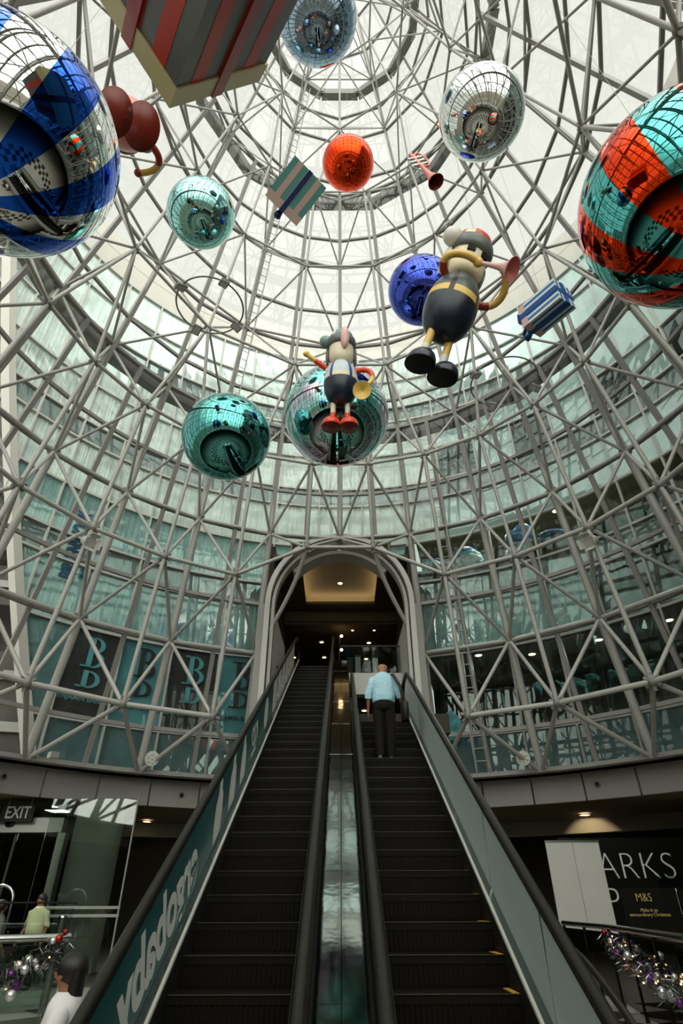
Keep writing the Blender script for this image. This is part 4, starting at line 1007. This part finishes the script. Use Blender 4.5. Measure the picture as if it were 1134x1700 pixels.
# ------------------------------------------------------------------ blue bundles on the storey behind the right glass
ring_floor('floor_display', FRD + .3, 14.6, 10.86, M['soffit'], 40, 13, 80, .12)
BMATS = [mat('blue_bundle', (58, 120, 176), .5, noise=.5, nscale=6, bump=.5), mat('white_bundle', (196, 206, 212), .5, noise=.4, nscale=6, bump=.5), mat('aqua_bundle', (96, 178, 184), .5, noise=.5, nscale=6, bump=.5)]
for i, (th, r, z, s, l) in enumerate(((22.8, 13.3, 10.87, (.75, .8, .95), 'big blue wrapped bundle behind the glass, nearest the right ladder'), (31.6, 13.3, 10.87, (.6, .6, 1.25), 'tall white and blue wrapped bundle behind the right-hand glass'),
                                      (37.6, 13.3, 10.87, (.95, .7, .6), 'low aqua wrapped bundle behind the right-hand glass'), (16.6, 13.3, 10.87, (.5, .6, .7), 'dark blue wrapped bundle beside the arch behind the glass'))):
    t = thing('wrapped_bundle', l, 'bundle', cyl_pt(r, th, z), 'wrapped bundles behind the right glass'); rnd = random.Random(i)
    for k in range(4):
        b = MB(); b.ell(Vector((rnd.uniform(-.4, .4) * s[0], rnd.uniform(-.2, .2), s[2] * (.25 + .2 * k))), (s[0] * rnd.uniform(.5, .75), s[1] * .55, s[2] * rnd.uniform(.22, .3)), 20)
        b.build('bag', BMATS[(k + i) % 3] if k < 3 else BMATS[0], t, False)
b = MB(); tj = thing('blue_jacket', 'blue and white folded jacket hanging by the right escalator top', 'jacket', cyl_pt(12.0, 17.3, 4.8))
b.loft([[Vector((cos(2 * pi * k / 10) * rx, sin(2 * pi * k / 10) * .12, z)) for k in range(10)] for z, rx in ((-.5, .16), (-.3, .26), (0, .34), (.25, .26), (.4, .1))]); b.build('cloth', BMATS[2], tj, False)
MB().tube([(0, 0, .38), (0, 0, .62)], .01, 6).build('hook', M['beam'], tj, False)

# ------------------------------------------------------------------ people
def skinned(name, joints, edges, radii, m_, parent, sub=1):
    me = bpy.data.meshes.new(name); me.from_pydata(joints, edges, []); o = bpy.data.objects.new(name, me); COL.objects.link(o)
    sk = o.modifiers.new('skin', 'SKIN'); sk.branch_smoothing = .6; sk.use_smooth_shade = True
    for i, v in enumerate(me.skin_vertices[0].data):
        v.radius = (radii[i], radii[i]) if not isinstance(radii[i], tuple) else radii[i]; v.use_root = i == 0
    ss = o.modifiers.new('sub', 'SUBSURF'); ss.levels = sub; ss.render_levels = sub
    dg = bpy.context.evaluated_depsgraph_get(); m2 = bpy.data.meshes.new_from_object(o.evaluated_get(dg)); m2.name = name
    bpy.data.objects.remove(o); r = bpy.data.objects.new(name, m2); COL.objects.link(r); m2.materials.clear(); m2.materials.append(m_)
    m2.polygons.foreach_set('use_smooth', [True] * len(m2.polygons)); r.parent = parent; return r
def ring(c, rx, ry, n=20, tilt=0.):
    c = Vector(c); return [c + Vector((rx * cos(2 * pi * k / n), ry * sin(2 * pi * k / n), tilt * sin(2 * pi * k / n))) for k in range(n)]
def limb(b, pts, rs, n=14, mi=0): return b.tube(pts, rs, n, True, mi)
def person(label, loc, rz, H, c, J, seated=False, hair=False, group=None):
    """faces +Y; J gives elbows, wrists, knees, ankles"""
    t = thing('person', label, 'person', loc, group, (0, 0, rz)); k = H / 1.73; S = lambda p: Vector(p) * k
    dz = J.get('drop', 0)
    v = [S((0, 0, .93 + dz)), S((0, .02, 1.08 + dz)), S((0, .0, 1.28 + dz)), S((0, 0, 1.44 + dz)), S((0, .01, 1.5 + dz)), S((0, .035, 1.57 + dz)), S((0, .035, 1.645 + dz)), S((0, .02, 1.70 + dz))]
    r = [.12, .13, .14, .066, .06, .084, .105, .066]; e = [(i, i + 1) for i in range(7)]
    def ch(start, pts, rad):
        p = start
        for q, rr in zip(pts, rad): v.append(S(q)); r.append(rr); e.append((p, len(v) - 1)); p = len(v) - 1
        return p
    for sg, key in ((-1, 'l'), (1, 'r')):
        el, wr = Vector(J['elbow_' + key]), Vector(J['wrist_' + key]); d = (wr - el).normalized()
        w_ = ch(3, [(sg * .16, 0, 1.41 + dz), el, wr, wr + d * .05], [.055, .044, .028, .032])
        side = Vector((0, 1, 0)) if abs(d.y) < .8 else Vector((0, 0, 1)); palm = wr + d * .09
        pm = ch(w_, [palm], [.034])
        for f in range(4):
            o_ = side * (.026 - .0175 * f); ln = (.07, .08, .075, .058)[f]; bend = Vector((-sg * .02, 0, 0)) if abs(d.x) < .8 else Vector((0, .02, 0))
            ch(pm, [palm + o_ + d * .03, palm + o_ + d * (.03 + ln * .5), palm + o_ + d * (.03 + ln) + bend], [.0105, .0095, .008])
        ch(w_, [wr + d * .06 + side * .045, wr + d * .1 + side * .06], [.012, .009])
        kn, an = Vector(J['knee_' + key]), Vector(J['ankle_' + key])
        ch(0, [(sg * .1, .0, .88 + dz), kn, an, an + Vector((0, .12, -.05))], [.09, .062, .042, .035])
        ch(6, [(sg * .1, .03, 1.62 + dz)], [.018])                   # ears
    ch(6, [(0, .135, 1.615 + dz)], [.016])                           # nose
    bd = skinned('body', v, e, [x * k for x in r], c['skin'], t)
    for sg in (-1, 1): b = MB(); b.ell(S((sg * .035, .118, 1.645 + dz)), .013 * k, 10); b.build('eye', M['black'], bd, False)
    b = MB(); b.ell(S((0, .118, 1.565 + dz)), (.028 * k, .01 * k, .008 * k), 10); b.build('mouth', mat('lip', (140, 84, 74), .5), bd, False)
    b = MB(); b.loft([ring(S((0, y, z + dz)), rx * k, ry * k) for y, z, rx, ry in ((0, .95, .185, .155), (.01, .99, .205, .175), (.01, 1.06, .212, .185), (.01, 1.16, .207, .17), (0, 1.28, .218, .16), (0, 1.37, .21, .14), (0, 1.43, .185, .13), (0, 1.468, .13, .112), (0, 1.505, .084, .082))])
    for sg, key in ((-1, 'l'), (1, 'r')):
        el = Vector(J['elbow_' + key]); s0 = Vector((sg * .145, 0, 1.395 + dz)); wr = Vector(J['wrist_' + key]); en = el.lerp(wr, c.get('sleeve', .25))
        limb(b, [S(s0 - Vector((sg * .05, 0, 0))), S(s0 + Vector((sg * .04, 0, -.03))), S(s0.lerp(el, .5)), S(el), S(en)], [.07 * k, .083 * k, .075 * k, .068 * k, .062 * k])
    b.build('shirt', c['shirt'], t, False)
    b = MB(); b.loft([ring(S((0, 0, z + dz)), rx * k, ry * k) for z, rx, ry in ((.80, .10, .08), (.815, .165, .125), (.85, .192, .155), (.9, .195, .16), (.99, .187, .158))])
    for key, sg in (('l', -1), ('r', 1)):
        kn, an = Vector(J['knee_' + key]), Vector(J['ankle_' + key]); hp = Vector((sg * .095, 0, .86 + dz))
        limb(b, [S(hp), S(hp.lerp(kn, .3)), S(hp.lerp(kn, .7)), S(kn), S(kn.lerp(an, .5)), S(an + Vector((0, 0, -.03)))], [.10 * k, .108 * k, .094 * k, .086 * k, .08 * k, .074 * k], 16)
    b.build('trousers', c['trouser'], t, False)
    MB().loft([ring(S((0, 0, z + dz)), .192 * k, .163 * k) for z in (.965, .995)]).build('belt', M['bag'], t, False)
    for key in 'lr':
        an = Vector(J['ankle_' + key]); b = MB()
        b.loft([[S(an + Vector((cos(2 * pi * i / 14) * w_, y + .0, -.055 + h_ * max(-.6, sin(2 * pi * i / 14))))) for i in range(14)] for y, w_, h_ in ((-.07, .03, .03), (-.05, .045, .05), (.03, .047, .055), (.12, .052, .04), (.18, .04, .03), (.2, .015, .012))])
        b.build('shoe', M['shoe'], t, False)
    if hair:
        b = MB(); b.ell(S((0, .0, 1.645 + dz)), (.112 * k, .125 * k, .115 * k), 20); b.loft([ring(S((0, -.05, z + dz)), rx * k, .06 * k, 14) for z, rx in ((1.35, .06), (1.5, .1), (1.65, .1))]); b.build('hair', M['hair'], t, False)
    return t
STAND = dict(elbow_l=(-.245, -.03, 1.13), wrist_l=(-.265, .05, .9), elbow_r=(.25, -.02, 1.13), wrist_r=(.28, .1, .93), knee_l=(-.105, .03, .5), ankle_l=(-.11, 0, .09), knee_r=(.105, .03, .5), ankle_r=(.11, 0, .09))
# the man rides the right escalator: his left foot on one tread, his right foot forward on the same tread
MX = .80; ki = 12; my = Y0 + ki * RUN; mz = nz(my)
man = person('bald man in a light blue shirt and black trousers riding the right escalator', W(MX, my + .19, mz), R_(-3), 1.80,
             dict(skin=M['skin'], shirt=M['shirt'], trouser=M['trouser'], sleeve=.42),
             dict(STAND, elbow_l=(-.27, -.04, 1.14), wrist_l=(-.28, .03, .9), elbow_r=(.27, 0, 1.15), wrist_r=(.33, .1, .95), knee_r=(.1, .04, .5), ankle_r=(.09, .08, .09), ankle_l=(-.1, -.04, .09)))
bg_ = thing('shoulder_bag', 'black shoulder bag hanging on the right side of the man', 'bag', W(MX + .36, my + .2, mz + .8))
b = MB(); b.loft([ring(W(MX + .385, my + .16, mz + z), .075, w_, 16) for z, w_ in ((.66, .08), (.69, .15), (.85, .17), (.98, .15), (1.01, .09))]); b.build('pouch', M['bag'], bg_)
MB().tube([W(MX + .375, my + .1, mz + .98), W(MX + .30, my - .03, mz + 1.25), W(MX + .19, my + .07, mz + 1.50), W(MX + .185, my + .2, mz + 1.535), W(MX + .2, my + .34, mz + 1.45), W(MX + .33, my + .4, mz + 1.2), W(MX + .375, my + .24, mz + .98)], .036, 8, True, 0, .7).build('strap', M['bag'], bg_)
SEAT = dict(STAND, drop=-.44, elbow_l=(-.26, .05, .7), wrist_l=(-.15, .28, .72), elbow_r=(.26, .05, .7), wrist_r=(.15, .28, .72), knee_l=(-.12, .42, .48), ankle_l=(-.12, .42, .09), knee_r=(.12, .42, .48), ankle_r=(.12, .42, .09))
bench = thing('bench', 'dark bench beside the left escalator under the white-shirted person', 'bench', W(-1.95, 4.6, -EYE))
MB().box(W(-2.07, 5.5, -EYE + .345), (.42, 1.6, .06)).build('seat', M['darkw'], bench)
for y in (4.9, 6.1): MB().box(W(-2.07, y, -EYE + .16), (.36, .06, .32)).build('leg', M['matblack'], bench)
person('person with long black hair in a white top seated beside the left escalator', W(-2.02, 5.5, -EYE), R_(100), 1.6, dict(skin=M['skin'], shirt=M['wcloth'], trouser=M['trouser'], sleeve=.6), SEAT, hair=True)
person('person in a pale yellow shirt standing in the glass entrance', W(-7.0, 16.2, -EYE), R_(170), 1.74, dict(skin=M['skin'], shirt=M['lemon'], trouser=M['trouser'], sleeve=.1), STAND, hair=True)
person('person in a blue top behind the balustrade at the left edge', W(-7.75, 13.6, -EYE), R_(60), 1.6, dict(skin=M['skin'], shirt=M['bluec'], trouser=M['trouser'], sleeve=.8), STAND, hair=True)
person('person in a grey top behind the balustrade before the entrance', W(-6.75, 13.8, -EYE), R_(-40), 1.6, dict(skin=M['skin'], shirt=M['greyc'], trouser=M['trouser'], sleeve=.8), STAND, hair=True)

# ------------------------------------------------------------------ neighbouring buildings beyond the glass, far left
def block(name, label, pts, z0, z1, m_, slabs=0):
    t = thing(name, label, 'building', W(pts[0][0], pts[0][1], z0)); b = MB(); n = len(pts)
    lo, hi = [W(x, y, z0) for x, y in pts], [W(x, y, z1) for x, y in pts]
    b.add(lo + hi, [tuple(reversed(range(n))), tuple(range(n, 2 * n))] + [(i, (i + 1) % n, n + (i + 1) % n, n + i) for i in range(n)]); b.build('wall', M[m_], t)
    for k in range(slabs):
        z = z0 + (z1 - z0) * (k + .5) / slabs; c = sum((Vector((x, y, 0)) for x, y in pts), Vector()) / n; b = MB()
        for i in range(n):
            p, q = pts[i], pts[(i + 1) % n]; b.bar(W(p[0], p[1], z), W(q[0], q[1], z), .3, .35)
        b.build('floor_band', M['beam'], t)
block('dark_building', 'tall dark weathered building beyond the glass at the left edge', [(-24, 19), (-17.5, 21.5), (-17.5, 30), (-24, 30)], 15.5, 33, 'concrete', 4)
block('dark_building', 'mid-height dark building beyond the glass, below the weathered one', [(-26, 22), (-15.5, 24.5), (-15.5, 32), (-26, 32)], 11.6, 13.6, 'brickd', 1)
block('dark_building', 'low dark clad building beyond the glass at lower left', [(-26, 18), (-11.2, 22.0), (-11.2, 30), (-26, 30)], 2.6, 8.2, 'brickd', 3)
